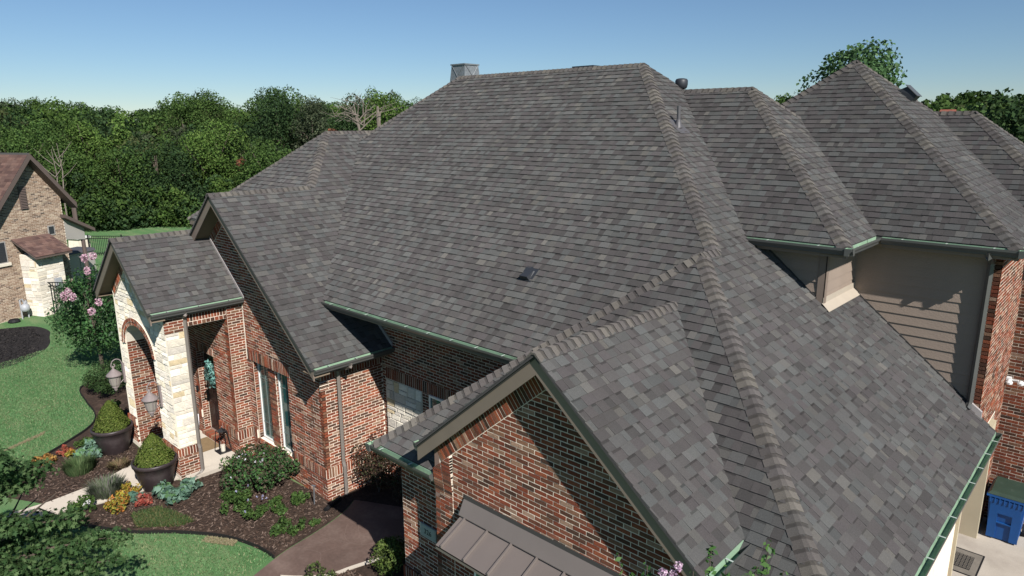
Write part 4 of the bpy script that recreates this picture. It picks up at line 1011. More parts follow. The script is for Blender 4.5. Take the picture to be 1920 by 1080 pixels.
# ==================================================================== FOLIAGE
def leaves(C, Nn, size, cols, aspect=.5, spread=.65, jitter=.25):
    """one diamond leaf per centre; returns vertices, faces, colours"""
    C = np.asarray(C, float); N = len(C)
    nn = np.asarray(Nn, float)+nrng.normal(0, spread, (N, 3)); nn /= np.linalg.norm(nn, axis=1, keepdims=True)+1e-9
    a = np.cross(nn, nrng.normal(0, 1, (N, 3))); a /= np.linalg.norm(a, axis=1, keepdims=True)+1e-9
    b = np.cross(nn, a)
    L = size*nrng.uniform(.65, 1.35, N)[:, None]
    fold = nn*L*.10
    V = np.stack([C-a*L/2, C+b*L*aspect/2+fold, C+a*L/2, C-b*L*aspect/2+fold], 1).reshape(-1, 3)
    F = np.arange(4*N).reshape(-1, 4)
    cols = np.asarray(cols); c = cols[nrng.integers(0, len(cols), N)]*nrng.uniform(1-jitter, 1+jitter, (N, 1))
    return V, F, np.repeat(c, 4, 0)
def sphere_pts(n):
    v = nrng.normal(0, 1, (n, 3)); return v/np.linalg.norm(v, axis=1, keepdims=True)
def crown_pts(n, rx, ry, rz, blobs=40, br=(.25, .42), shell=.62, flat=0.0, up=.15):
    """leaf centres on the skins of many lumps that sit round an uneven ellipsoid"""
    R_ = np.array([rx, ry, rz]); m = (rx*ry*rz)**(1/3)
    bc = sphere_pts(blobs)*np.cbrt(nrng.uniform(shell**3, 1, blobs))[:, None]
    bc[:, 2] = np.where(bc[:, 2] < -.55, bc[:, 2]*.75, bc[:, 2])
    rad = nrng.uniform(*br, blobs)*m
    bc = bc*(R_-rad.mean()*.8)
    k = nrng.integers(0, blobs, n) if n else []
    w = rad**2/np.sum(rad**2); k = nrng.choice(blobs, n, p=w)
    d = sphere_pts(n); d[:, 2] += up; d /= np.linalg.norm(d, axis=1, keepdims=True)
    rr = rad[k]*nrng.uniform(.72, 1.06, n)
    return bc[k]+d*rr[:, None], d, k
def limbs(mb, h, r0, rx, rz, n=7, seed=0, base=(0, 0, 0), lean=0.0):
    q = random.Random(seed); bx, by, bz = base
    top = (bx+lean, by+q.uniform(-.2, .2), bz+h*.86)
    mid = (bx+lean*.4+q.uniform(-.15, .15), by+q.uniform(-.15, .15), bz+h*.45)
    mb.tube([(bx, by, bz-.05), (bx+q.uniform(-.05, .05), by, bz+h*.2), mid, top], [r0*1.2, r0, r0*.7, r0*.18], 7)
    for i in range(n):
        a = 2*math.pi*i/n+q.uniform(-.4, .4); s = q.uniform(.28, .62); z0 = bz+h*s
        L = rx*q.uniform(.55, .9)
        p0 = (bx+lean*s, by, z0); p1 = (p0[0]+math.cos(a)*L*.5, p0[1]+math.sin(a)*L*.5, z0+rz*.35); p2 = (p0[0]+math.cos(a)*L, p0[1]+math.sin(a)*L, z0+rz*q.uniform(.5, .9))
        mb.tube([p0, p1, p2], [r0*.5, r0*.3, r0*.08], 5)
GREENS = dict(
    mid=[(0.051,0.096,0.023),(0.066,0.115,0.027),(0.041,0.079,0.021),(0.079,0.129,0.034)],
    bright=[(0.076,0.137,0.027),(0.095,0.158,0.034),(0.061,0.115,0.025),(0.112,0.169,0.042)],
    dark=[(0.027,0.056,0.021),(0.038,0.072,0.025),(0.024,0.045,0.018),(0.046,0.080,0.027)],
    olive=[(0.076,0.093,0.034),(0.066,0.080,0.031),(0.092,0.107,0.040),(0.056,0.070,0.027)],
    grey=[(0.070,0.088,0.047),(0.056,0.075,0.042),(0.085,0.101,0.054),(0.049,0.063,0.035)])
def make_tree(name, loc, h, rx, rz, n, leaf, cols, label, seed=1, trunk=.16, group=None, mat='leaf', bark='bark', blobs=46, lean=0.0, low=None, cat='tree', br=(.24,.40), aspect=.6):
    t = thing(name, (loc[0], loc[1], 0), label, cat, group)
    cz = h-rz if low is None else (h+low)/2
    rzz = rz if low is None else (h-low)/2
    mb = MB(); limbs(mb, h-rzz*.3, trunk, rx, rzz, 7, seed, (loc[0], loc[1], 0), lean); mb.build('trunk', bark, t, smooth=True)
    C, d, k = crown_pts(n, rx, rx, rzz, blobs, br)
    tint = nrng.uniform(.82, 1.18, blobs)
    V, F, c = leaves(C+np.array([lean, 0, 0]), d, leaf, cols, aspect)
    c = c*np.repeat(tint[k], 4)[:, None]
    o = bpy.data.objects.new('crown', np_mesh('crown', V, F, mat, c)); place(o, (loc[0], loc[1], cz), t); return t
def copy_thing(t, loc, label, scale=1.0, rot=0.0):
    c = t.copy(); COL.objects.link(c); c.location = (loc[0], loc[1], 0); c.scale = (scale,)*3; c.rotation_euler = (0, 0, rot); c['label'] = label
    WORLD[c.name] = np.array([loc[0], loc[1], 0.0])
    for ch in t.children:
        q = ch.copy(); COL.objects.link(q); q.parent = c
    return c

# ------------------------------------------------------------------ the wood behind the lawns: one far mass ...
def woodland(name, plan, label, leaf=.235, far=2200):
    Vs, Fs, Cs = [], [], []; off = 0
    protos = []
    for i in range(7):
        C, d, k = crown_pts(5200, 1, 1, 1, 34, (.20, .36), .6)
        protos.append((C, d, nrng.uniform(.78, 1.2, 34)[k]))
    for (x, y, h, rx, low, fam) in plan:
        C, d, tint = protos[rng.randrange(7)]
        a = rng.uniform(0, 6.28); ca, sa = math.cos(a), math.sin(a); rz = (h-low)/2
        dist = math.hypot(x, y); n = (len(C) if dist < 86 else far) if h-low > 5 else len(C)//3; lf = leaf*(1 if dist < 86 else 1.6)
        Q = np.stack([(C[:n, 0]*ca-C[:n, 1]*sa)*rx+x, (C[:n, 0]*sa+C[:n, 1]*ca)*rx+y, C[:n, 2]*rz+(h+low)/2], 1)
        D = np.stack([d[:n, 0]*ca-d[:n, 1]*sa, d[:n, 0]*sa+d[:n, 1]*ca, d[:n, 2]], 1)
        V, F, c = leaves(Q, D, lf*rng.uniform(.85, 1.25), GREENS[fam], .65)
        c = c*np.repeat(tint[:n], 4)[:, None]*rng.uniform(.75, 1.2)
        Vs.append(V); Fs.append(F+off); Cs.append(c); off += len(V)
    o = bpy.data.objects.new(name, np_mesh(name, np.concatenate(Vs), np.concatenate(Fs), 'leaf', np.concatenate(Cs)))
    place(o, (0, 0, 0)); return tag(o, label, 'woodland', kind='stuff')
rng.seed(5)
prof = [(-120,182),(0,176),(60,182),(100,186),(180,192),(240,192),(290,198),(330,180),(390,172),(430,196),(470,186),(520,158),(580,172),(640,186),(680,172),(720,162),(770,178),(800,186),(860,180),(1000,190)]
def prof_y(px):
    for (a, ya), (b, yb) in zip(prof[:-1], prof[1:]):
        if a <= px <= b: return ya+(yb-ya)*(px-a)/(b-a)
    return 185
EDGE = lambda px: 67-.012*max(0, px-250)       # distance of the wood's edge
fam = ['mid','mid','dark','bright','olive','mid','grey','dark']
plan = []
for row, (dd, yoff, step, low) in enumerate(((7, 62, 40, 1.0), (15, 40, 44, 2.0), (26, 22, 44, 3.0), (42, 10, 44, 4.0), (68, 3, 46, 5.0), (110, 0, 46, 6.0))):
    px = -110+row*13
    while px < 880:
        D = EDGE(px)+dd+rng.uniform(-3, 3); y = prof_y(px)+yoff+rng.uniform(-10, 16)
        if row == 0: y = rng.uniform(228, 285)
        x_, y_ = spot(px, D); h = max(4.5, top_height(px, y, D))
        plan.append((x_, y_, h, (2.6+row*.5)*rng.uniform(.8, 1.25), low*rng.uniform(.6, 1.1), rng.choice(fam)))
        px += step*rng.uniform(.8, 1.2)
# undergrowth along the foot of the wood
px = -110
while px < 800:
    D = EDGE(px)-1.2+rng.uniform(-.8, 1.4); x_, y_ = spot(px, D)
    plan.append((x_, y_, rng.uniform(2.0, 5.0), rng.uniform(1.5, 2.5), -.8, rng.choice(['mid','dark','mid','bright','dark'])))
    px += rng.uniform(12, 19)
woodland('woodland', plan, 'dense green wood filling the background behind the lawns')
plan = []
for D, y0 in ((95, 196), (120, 184), (150, 174), (190, 168)):
    px = 1420
    while px < 2020:
        y = y0+(14 if px < 1560 else 0)+rng.uniform(-3, 7)+(18 if px < 1740 and px > 1690 else 0)
        x_, y_ = spot(px, D); plan.append((x_, y_, max(5, top_height(px, y, D)), rng.uniform(4, 6.5), 3, rng.choice(['mid','dark','mid','olive'])))
        px += rng.uniform(30, 46)
woodland('woodland', plan, 'distant dark green tree-covered rise behind the roofs on the right', .45)

# ... and the trees that can be told apart
def wood_tree(px, py, D, rx, low, fam_, label, n=3600, leaf=.20, seed=1, **k):
    n = int(n*1.9)
    D = D+5 if D < 70 else D
    x, y = spot(px, D); h = top_height(px, py, D)
    return make_tree('wood_tree', (x, y), h, rx, 3, n, leaf, GREENS[fam_], label, seed, .2, 'trees at the edge of the wood', low=low, **k)
wood_tree(40, 214, 66, 3.4, .6, 'mid', 'broad green tree directly behind the neighbouring gable at far left', seed=2)
wood_tree(160, 206, 72, 1.7, 1.5, 'bright', 'narrow bright green cone-shaped tree in the wood at left', seed=3, blobs=30)
wood_tree(285, 246, 63, 4.0, .2, 'dark', 'broad dark green tree standing at the lawn edge, left of centre of the wood', n=5200, seed=4, blobs=60)
wood_tree(400, 212, 64, 4.1, .4, 'bright', 'large bright yellow-green rounded tree at the lawn edge', n=5200, seed=5, blobs=60)
wood_tree(215, 268, 62, 2.9, .1, 'mid', 'mid green rounded tree at the lawn edge behind the iron fence', n=4200, seed=6)
wood_tree(120, 262, 62, 2.6, .2, 'mid', 'leafy tree beside the bare pale trunks behind the neighbouring roof', n=3600, seed=7)
wood_tree(500, 252, 58, 3.4, .3, 'mid', 'mid green tree rising just left of the small hip roof', n=4600, seed=8)
wood_tree(520, 157, 74, 2.9, 4, 'dark', 'tall dark tree with upright sprays on the skyline left of the dead tree', n=4200, seed=9)
wood_tree(585, 178, 72, 2.4, 4, 'grey', 'thin grey-green tree on the skyline beside the tall dark one', n=2200, seed=10)
wood_tree(722, 162, 70, 2.8, 4, 'bright', 'rounded green treetop on the skyline right of the dead tree', n=4200, seed=11)
wood_tree(668, 170, 72, 2.4, 4, 'dark', 'dark treetop behind the bare branches of the dead tree', n=3400, seed=12)
wood_tree(395, 168, 84, 3.4, 5, 'mid', 'round-topped tree standing up from the skyline above the bright tree', n=4200, seed=13)
wood_tree(345, 176, 82, 2.6, 5, 'mid', 'loose-topped tree on the skyline left of the round-topped one', n=3000, seed=14)
# rusty brown dying shrubs in the wood
for (px, py, D, w, lab) in ((446, 304, 64.0, .5, 'rust-brown dying sapling low in the wood, left of the small hip roof'), (622, 246, 63, .5, 'rust-brown dying sapling just above the small hip roof')):
    x, y = spot(px, D); h = top_height(px, py-10, D)
    make_tree('dying_sapling', (x, y), h, w, w*1.3, 500, .2, [(.24,.09,.05),(.20,.08,.05),(.15,.08,.05)], lab, 5, .06, 'dying saplings in the wood', blobs=12, low=h-1.6)
# dead tree: bleached branches and a snapped trunk
def dead_tree():
    D = 52; bx, by = spot(690, D); t = thing('dead_tree', (bx, by, 0), 'bare bleached dead tree with a snapped trunk behind the main roof', 'tree')
    q = random.Random(4); b = bearing(690); side = np.array([-b[1], b[0]])*-1
    def W(px, py): 
        z = top_height(px, py, D); s = (px-690)/FPX*D*1.02; return np.array([bx+side[0]*s, by+side[1]*s, z])
    m = MB(); m.tube([W(705,330), W(709,240), W(708,214), W(708,199)], [.15,.14,.12,.06], 7); m.tube([W(709,240), W(712,212), W(720,197)], [.07,.05,.02], 6); m.build('trunk', 'deadwood', t)
    m = MB(); m.tube([W(684,330), W(676,250), W(670,216), W(668,196)], [.12,.10,.06,.03], 6); m.build('trunk', 'deadwood', t)
    tips = [(632,200),(626,212),(640,190),(650,180),(655,188),(622,222),(634,228),(676,182),(690,196),(664,176),(700,205),(752,200),(740,192),(646,214),(660,226)]
    for i, (tx, ty) in enumerate(tips):
        m = MB(); s = W(676+q.uniform(-4, 8), 222+q.uniform(-8, 26)); e = W(tx, ty); mid = (s+e)/2+np.array([q.uniform(-.4, .4), q.uniform(-.6, .6), .35])
        m.tube([s, mid, e], [.045,.026,.008], 5)
        for k in range(4):
            f = q.uniform(.35, .9); p = s+(e-s)*f; o = p+np.array([q.uniform(-.9, .9), q.uniform(-.9, .9), q.uniform(.1, .8)]); m.tube([p, o], [.016,.005], 4)
        m.build('branch', 'deadwood', t)
dead_tree()
def pale_trunk(px, py0, py1, D, label):
    x, y = spot(px, D); t = thing('bare_tree', (x, y, 0), label, 'tree', 'bare trees in the wood'); m = MB()
    z1 = top_height(px, py1, D)
    m.tube([(x,y,0),(x+.2,y-.1,z1*.4),(x-.25,y+.2,z1*.7),(x+.1,y,z1)], [.06,.05,.035,.015], 6); m.build('trunk', 'deadwood', t)
    for k in range(5):
        m = MB(); z = z1*rng.uniform(.35, .85); a = rng.uniform(0, 6.3); L = rng.uniform(.8, 1.8)
        m.tube([(x, y, z), (x+math.cos(a)*L*.5, y+math.sin(a)*L*.5, z+.5), (x+math.cos(a)*L, y+math.sin(a)*L, z+1.2)], [.028,.02,.007], 5); m.build('branch', 'deadwood', t)
pale_trunk(100, 330, 268, 62.5, 'bare pale-trunked tree left of centre of the wood, behind the neighbouring roof')
pale_trunk(88, 330, 280, 62.5, 'thin bare pale stem nearest the neighbouring roof ridge')

# right-hand background: cottonwood behind the pyramid roof, dark tree at the edge
x, y = spot(1597, 36); make_tree('cottonwood_tree', (x, y), top_height(1597, 76, 36), 2.75, 3.4, 17000, .17, [(.062,.125,.045),(.075,.145,.055),(.048,.10,.036),(.10,.165,.075)], 'glossy green cottonwood rising behind the pointed pyramid roof', 21, .2, mat='leaf', blobs=52, br=(.28,.42), aspect=.8)
x, y = spot(1465, 88); make_tree('round_tree', (x, y), top_height(1468, 172, 88), 1.9, 2.2, 1300, .36, GREENS['mid'], 'small far treetop in the dip between two roofs', 22, .15, blobs=18)
x, y = spot(1915, 33); make_tree('dark_tree', (x, y), top_height(1905, 152, 33), 2.3, 4.6, 7000, .20, GREENS['dark'], 'dark leafy tree at the right edge behind the roofs', 23, .2, blobs=60, low=.5)
x, y = spot(1852, 37); make_tree('olive_tree', (x, y), top_height(1850, 186, 37), 2.0, 3.6, 5000, .20, GREENS['olive'], 'olive-green tree beside the dark tree at the right edge', 24, .18, blobs=50, low=.5)
x, y = spot(1540, 40); make_tree('dark_shrub_tree', (x, y), top_height(1512, 166, 40), 1.6, 2.4, 1600, .25, GREENS['dark'], 'dark foliage left of the cottonwood behind the pyramid roof', 25, .15, blobs=18)
# far tiled roof
x, y = spot(1776, 62); ft = thing('far_house', (x, y, 0), 'far house with a red tiled roof just above the shingle ridge at right', 'house'); zt = top_height(1776, 205.2, 62)
b = bearing(1776); sd = np.array([b[1], -b[0]]); p = lambda s, dd, z: (x+sd[0]*s+b[0]*dd, y+sd[1]*s+b[1]*dd, z)
m = MB(); m.prism([p(-.55,0,zt), p(.45,0,zt), p(.6,-3,zt-1.6), p(-1.2,-3,zt-1.6)], (0,0,-.1)); m.prism([p(-.55,0,zt), p(.45,0,zt), p(.6,3,zt-1.6), p(-1.2,3,zt-1.6)], (0,0,-.1)); m.build('roof', 'tile', ft)
m = MB(); m.prism([p(-1.5,-2.6,0), p(.5,-2.6,0), p(.5,2.6,0), p(-1.5,2.6,0)], (0,0,zt-1.5)); m.build('wall', 'inner', ft)

# ==================================================================== THE NEIGHBOURING HOUSE
NT = R(26); NA = np.array([-math.sin(NT), math.cos(NT)]); NN = np.array([math.cos(NT), math.sin(NT)]); N0 = np.array([-35.6, 6.17])
NB = thing('tan_brick_house', (N0[0], N0[1], 0), 'neighbouring tan brick house with a red-brown roof at the left edge', 'house')
def nb(u, off, z): q = N0+NA*u+NN*off; return np.array([q[0], q[1], z])
NP = 1.2; NZ = 7.1; NU = 2.02
nw = Wall(N0, NA, NN, parent=NB)
nt_ = lambda u: NZ-.25-NP*abs(u-NU)
nw.back([(-1.7,0),(3.54,0),(3.54,nt_(3.54)),(NU,NZ-.25),(-1.7,nt_(-1.7))], 0, .2).done()
m = MB(); m.prism([nb(-1.7,-.2,0), nb(3.54,-.2,0), nb(3.54,-8.8,0), nb(-1.7,-8.8,0)], (0,0,2.3)); m.build('wall', 'inner', NB)
nbr = []
keep = (BR_COL, BR_W)
BR_COL = [(.27,.195,.14),(.32,.24,.175),(.22,.15,.105),(.36,.285,.21),(.17,.12,.09),(.105,.08,.065),(.25,.17,.12)]; BR_W = [14,12,12,8,6,4,10]
NH = [(NP/math.hypot(1,NP), 1/math.hypot(1,NP), (NP*NU+NZ-.27)/math.hypot(1,NP)), (-NP/math.hypot(1,NP), 1/math.hypot(1,NP), (-NP*NU+NZ-.27)/math.hypot(1,NP))]
nw.bond(NH, -1.69, 3.535, .02, 6.8, h=.006, out=nbr)
emit(nbr, 'brick', 'brick_field', 'brick', lambda q: q[4].obj, NB)
BR_COL, BR_W = keep
# roof with tabs
NS = math.hypot(1, NP)
rf = MB()
for sd in (1, -1):
    run = 1.95 if sd > 0 else 4.2
    rf.prism([nb(NU, .45, NZ), nb(NU+sd*run, .45, NZ-NP*run), nb(NU+sd*run, -9, NZ-NP*run), nb(NU, -9, NZ)], (0, 0, -.06))
NR = rf.build('roof', 'deck', NB)
tabs = MB()
NCOL = [(0.1058,0.0627,0.0525),(0.0874,0.0538,0.0473),(0.1242,0.0762,0.0630),(0.0782,0.0470,0.0420),(0.1104,0.0694,0.0588)]
for sd, run in ((-1, 4.2), (1, 1.95)):
    k = int(run*NS/.143)
    for i in range(k):
        off = .45
        while off > -9:
            w = rng.uniform(.12, .3); t0 = i*.143/NS; t1 = (i+1)*.143/NS+.004
            A_ = lambda t, o, h: nb(NU+sd*(run-t), o, NZ-NP*(run-t)+h)
            kk = rng.uniform(.85, 1.15); c = tuple(q*kk for q in rng.choice(NCOL))
            tabs.add([A_(t0, off, .022), A_(t0, off-w, .022), A_(t1, off-w, .012), A_(t1, off, .012), A_(t0, off, 0), A_(t0, off-w, 0)], [(0,1,2,3), (4,5,1,0)], c); off -= w
tag(tabs.build('shingle_field', 'nroof', NB, color=True), kind='stuff')
for sd, run in ((1, 1.95), (-1, 4.2)):
    m = MB(); m.prism([nb(NU, .46, NZ-.01), nb(NU+sd*run, .46, NZ-.01-NP*run), nb(NU+sd*run, .46, NZ-.27-NP*run), nb(NU, .46, NZ-.27)], np.array([-NN[0], -NN[1], 0])*.04); m.build('rake_board', 'ntrim', NB)
    m = MB(); m.prism([nb(NU, .42, NZ-.25), nb(NU+sd*run, .42, NZ-.25-NP*run), nb(NU+sd*run, 0, NZ-.25-NP*run), nb(NU, 0, NZ-.25)], (0, 0, -.02)); m.build('soffit', 'ntrim', NB)
# louvred gable vent
m = MB(); m.prism([nb(1.57,.01,4.67), nb(1.90,.01,4.67), nb(1.90,.01,5.68), nb(1.57,.01,5.68)], np.array([*NN,0])*.04); LV = m.build('gable_vent', 'ntrim', NB)
for i in range(13):
    z = 4.73+i*.07; m = MB(); m.prism([nb(1.60,.05,z), nb(1.87,.05,z), nb(1.87,.075,z-.03), nb(1.60,.075,z-.03)], (0,0,.012)); m.build('louvre', 'ntrim', LV)
def nwindow(u0, u1, z0, z1, sill=True):
    m = MB(); m.prism([nb(u0,.005,z0), nb(u1,.005,z0), nb(u1,.005,z1), nb(u0,.005,z1)], np.array([*NN,0])*.02); w = m.build('window', 'shed', NB)
    m = MB(); m.prism([nb(u0+.05,.026,z0+.05), nb(u1-.05,.026,z0+.05), nb(u1-.05,.026,z1-.05), nb(u0+.05,.026,z1-.05)], np.array([*NN,0])*.004); m.build('pane', 'darkvent', w)
    if sill: m = MB(); m.prism([nb(u0-.08,.0,z0-.12), nb(u1+.08,.0,z0-.12), nb(u1+.08,.0,z0), nb(u0-.08,.0,z0)], np.array([*NN,0])*.08); m.build('sill', 'stonemortar', w)
nwindow(-.25, .62, 2.5, 3.44); nwindow(2.67, 3.02, 3.37, 3.81, False)
# stone bay with shed roof
bay = MB(); bay.prism([nb(1.15,0,0), nb(1.15,.9,0), nb(2.45,.9,0), nb(2.45,0,0)], (0,0,2.75)); BY = bay.build('stone_bay', 'stonemortar', NB)
nst = []
w1 = Wall(N0+NN*.9, NA, NN, mat='stonemortar', parent=NB); w1.obj = BY; ashlar(w1, None, 1.15, 2.45, 0, 2.72, out=nst, rowh=(.14,.18,.24), wid=(.2,.5))
w2 = Wall(N0+NA*1.15, NN, -NA, mat='stonemortar', parent=NB); w2.obj = BY; ashlar(w2, None, .0, .9, 0, 2.72, out=nst, rowh=(.18,.24,.3), wid=(.3,.6), h=(.008,.02))
for q in nst:
    mb = MB(); mb.add(q[1], q[2], q[3]); mb.build('stone', 'stone', BY, color=True)
m = MB(); m.prism([nb(.92,0,3.45), nb(2.68,0,3.45), nb(2.68,1.25,2.74), nb(.92,1.25,2.74)], (0,0,-.10)); m.build('bay_roof', 'ntrim', NB)
tabs = MB()
for i in range(10):
    o = 1.27-i*.127; u = .9
    while u < 2.7:
        w = min(rng.uniform(.12,.3), 2.7-u); zz = lambda q: 3.46-.568*q
        kk = rng.uniform(.95, 1.25); c = tuple(q*kk for q in rng.choice(NCOL))
        tabs.add([nb(u,o,zz(o)+.02), nb(u+w,o,zz(o)+.02), nb(u+w,o-.13,zz(o-.13)+.01), nb(u,o-.13,zz(o-.13)+.01), nb(u,o,zz(o)), nb(u+w,o,zz(o))], [(0,1,2,3),(4,5,1,0)], c); u += w
tag(tabs.build('bay_shingle_field', 'nroof', NB, color=True), kind='stuff')
m = MB(); m.prism([nb(1.85,.93,1.15), nb(2.15,.93,1.15), nb(2.15,.93,1.6), nb(1.85,.93,1.6)], np.array([*NN,0])*.1); m.build('utility_box', 'meter', NB)
# rear lean-to roof and its white stone pier
m = MB(); m.prism([nb(3.4,.3,4.25), nb(4.9,.3,3.42), nb(4.9,-6,3.42), nb(3.4,-6,4.25)], (0,0,-.16)); m.build('rear_porch_roof', 'ntrim', NB)
m = MB(); m.prism([nb(3.54,0,3.05), nb(4.55,0,2.9), nb(4.55,0,3.45), nb(3.54,0,4.05)], np.array([*NN,0])*-.08); m.build('gable_panel', 'shed', NB)
m = MB(); m.tube([nb(4.5,-.1,0), nb(4.5,-.1,3.5)], .09, 8); m.build('porch_post', 'ntrim', NB)
# gas meter
g = thing('gas_meter', tuple(nb(.75,.35,0)), 'grey gas meter with pipes against the tan brick wall', 'meter')
m = MB(); m.lathe([(.05,.30),(.16,.34),(.19,.45),(.17,.60),(.06,.66)], nb(.75,.35,0), 12); m.build('meter_body', 'meter', g, smooth=True)
m = MB(); m.tube([nb(.60,.3,0), nb(.60,.3,.85), nb(.70,.33,.88), nb(.75,.35,.66)], .03, 6); m.tube([nb(.9,.3,0), nb(.9,.3,.75), nb(.83,.33,.78), nb(.78,.35,.66)], .03, 6); m.build('pipe', 'meter', g)
m = MB(); m.lathe([(.20,0),(.24,.05),(.18,.14),(.05,.17)], nb(.1,.45,0), 12); tag(m.build('drain_cover', 'rubber', None), 'dark low cover on the ground beside the tan brick wall', 'cover')
# shed, pier, fences
sh = thing('storage_shed', (-41.6, 10.55, 0), 'grey plastic storage shed with a slate-coloured lid behind the stone bay', 'shed')
def fr_box(c, w, d, z0, z1, name, mat, par, taper=0):
    m = MB(); cc = np.array(c); q = lambda s, t, z, k=0: (cc[0]+NA[0]*(s*(w/2-k))+NN[0]*(t*(d/2-k)), cc[1]+NA[1]*(s*(w/2-k))+NN[1]*(t*(d/2-k)), z)
    m.add([q(-1,-1,z0), q(1,-1,z0), q(1,1,z0), q(-1,1,z0), q(-1,-1,z1,taper), q(1,-1,z1,taper), q(1,1,z1,taper), q(-1,1,z1,taper)], [(0,3,2,1),(4,5,6,7),(0,1,5,4),(1,2,6,5),(2,3,7,6),(3,0,4,7)])
    return m.build(name, mat, par)
fr_box((-41.6,10.55), 1.9, 1.1, 0, 1.72, 'shed_body', 'shed', sh); fr_box((-41.6,10.55), 2.05, 1.25, 1.72, 1.86, 'shed_roof', 'shedtop', sh, .06)
c = np.array([-41.6,10.55]); 
for s_ in (-.45, .45):
    cc = c+NN*.56+NA*s_; fr_box(cc, .84, .03, .1, 1.62, 'shed_door', 'shed', sh)
pw = thing('stone_pier', (-50.9, 13.5, 0), 'white stone pier carrying a post at the end of the iron fence', 'pier')
fr_box((-50.9,13.5), .95, .95, 0, 1.15, 'pier_block', 'stonemortar', pw, .08); fr_box((-50.9,13.5), 1.0, 1.0, 1.15, 1.25, 'pier_cap', 'winframe', pw)
m = MB(); m.tube([(-50.9,13.5,1.25),(-50.9,13.5,3.6)], .14, 6); m.build('post', 'ntrim', pw)
def iron_fence(p, q, h, sp, label):
    p = np.array(p, float); q = np.array(q, float); L = np.linalg.norm(q-p); d = (q-p)/L
    t = thing('iron_fence', (p[0], p[1], 0), label, 'fence')
    m = MB(); k = int(L/sp)
    for i in range(k+1):
        c = p+d*(L*i/k); m.box(c[0]-.012, c[0]+.012, c[1]-.012, c[1]+.012, .05, h)
    tag(m.build('pickets', 'iron', t), kind='stuff')
    for z in (.15, h-.18, h-.02):
        m = MB(); m.tube([(p[0], p[1], z), (q[0], q[1], z)], .022, 4); m.build('rail', 'iron', t)
    for i in range(int(L/2.2)+1):
        c = p+d*min(L, i*2.2); m = MB(); m.box(c[0]-.035, c[0]+.035, c[1]-.035, c[1]+.035, 0, h+.08); m.build('post', 'iron', t)
iron_fence((-50.4,13.9), (-41.5,21.8), 1.3, .12, 'black iron fence across the far lawn behind the shed')
iron_fence((-35.55,7.85), (-32.2,10.8), 1.5, .115, 'black iron fence beside the white stone bay')
iron_fence((-54,11.0), (-51.4,13.1), 1.3, .12, 'short black iron fence left of the white stone pier')

# ==================================================================== PLANTS NEAR THE HOUSE
def dome(name, loc, r, h, n, leaf, cols, label, cat='shrub', group=None, aspect=.5, blobs=24, mat='leaf', spread=.8, stem=True, z0=0.0, squash=.35, br=(.22,.38)):
    t = thing(name, (loc[0], loc[1], z0), label, cat, group)
    C, d, k = crown_pts(n, r, r, h/2, blobs, br, .45)
    C[:, 2] = np.maximum(C[:, 2]+h/2, .02+nrng.uniform(0, .03, len(C)))
    tint = nrng.uniform(.85, 1.15, blobs)
    V, F, c = leaves(C, d+np.array([0, 0, .3]), leaf, cols, aspect, spread)
    V[:, 2] = np.maximum(V[:, 2], .012)
    o = bpy.data.objects.new('foliage', np_mesh('foliage', V, F, mat, c*np.repeat(tint[k], 4)[:, None])); place(o, (loc[0], loc[1], z0), t)
    if stem:
        m = MB()
        for i in range(5):
            a = 6.28*i/5; m.tube([(loc[0], loc[1], z0), (loc[0]+math.cos(a)*r*.35, loc[1]+math.sin(a)*r*.35, z0+h*.55)], [.014, .005], 5)
        m.build('stem', 'bark', t)
    return t
def spikes(name, loc, r, h, n, cols, label, cat='plant', w=.012, lean=.5, group=None):
    t = thing(name, (loc[0], loc[1], 0), label, cat, group)
    a = nrng.uniform(0, 2*np.pi, n); q = np.sqrt(nrng.uniform(0, 1, n))*r*.6
    b = np.stack([np.cos(a)*q, np.sin(a)*q, np.zeros(n)], 1); dirv = np.stack([np.cos(a), np.sin(a), np.zeros(n)], 1)
    L = h*nrng.uniform(.6, 1.15, n)[:, None]; tip = b+dirv*L*lean*nrng.uniform(.2, 1.2, n)[:, None]+np.array([0, 0, 1])*L
    s = np.stack([-np.sin(a), np.cos(a), np.zeros(n)], 1)*w; mid = (b+tip)/2+np.array([0, 0, .1])*L
    V = np.stack([b-s*.4, mid-s, tip, mid+s], 1).reshape(-1, 3); c = np.array(cols)[nrng.integers(0, len(cols), n)]*nrng.uniform(.75, 1.25, (n, 1))
    o = bpy.data.objects.new('foliage', np_mesh('foliage', V, np.arange(4*n).reshape(-1, 4), 'leaf', np.repeat(c, 4, 0))); place(o, (loc[0], loc[1], 0), t); return t
def flowers(t, pts, r, cols, name='flower_cluster', n=60, leaf=.035):
    for p in pts:
        C = sphere_pts(n)*np.cbrt(nrng.uniform(.3, 1, n))[:, None]*np.array([r, r, r*1.25])
        V, F, c = leaves(C, C, leaf, cols, .8)
        o = bpy.data.objects.new(name, np_mesh(name, V, F, 'petal', c)); place(o, p, t)
PINK = [(.58,.34,.42),(.66,.44,.52),(.50,.26,.34),(.70,.54,.58)]
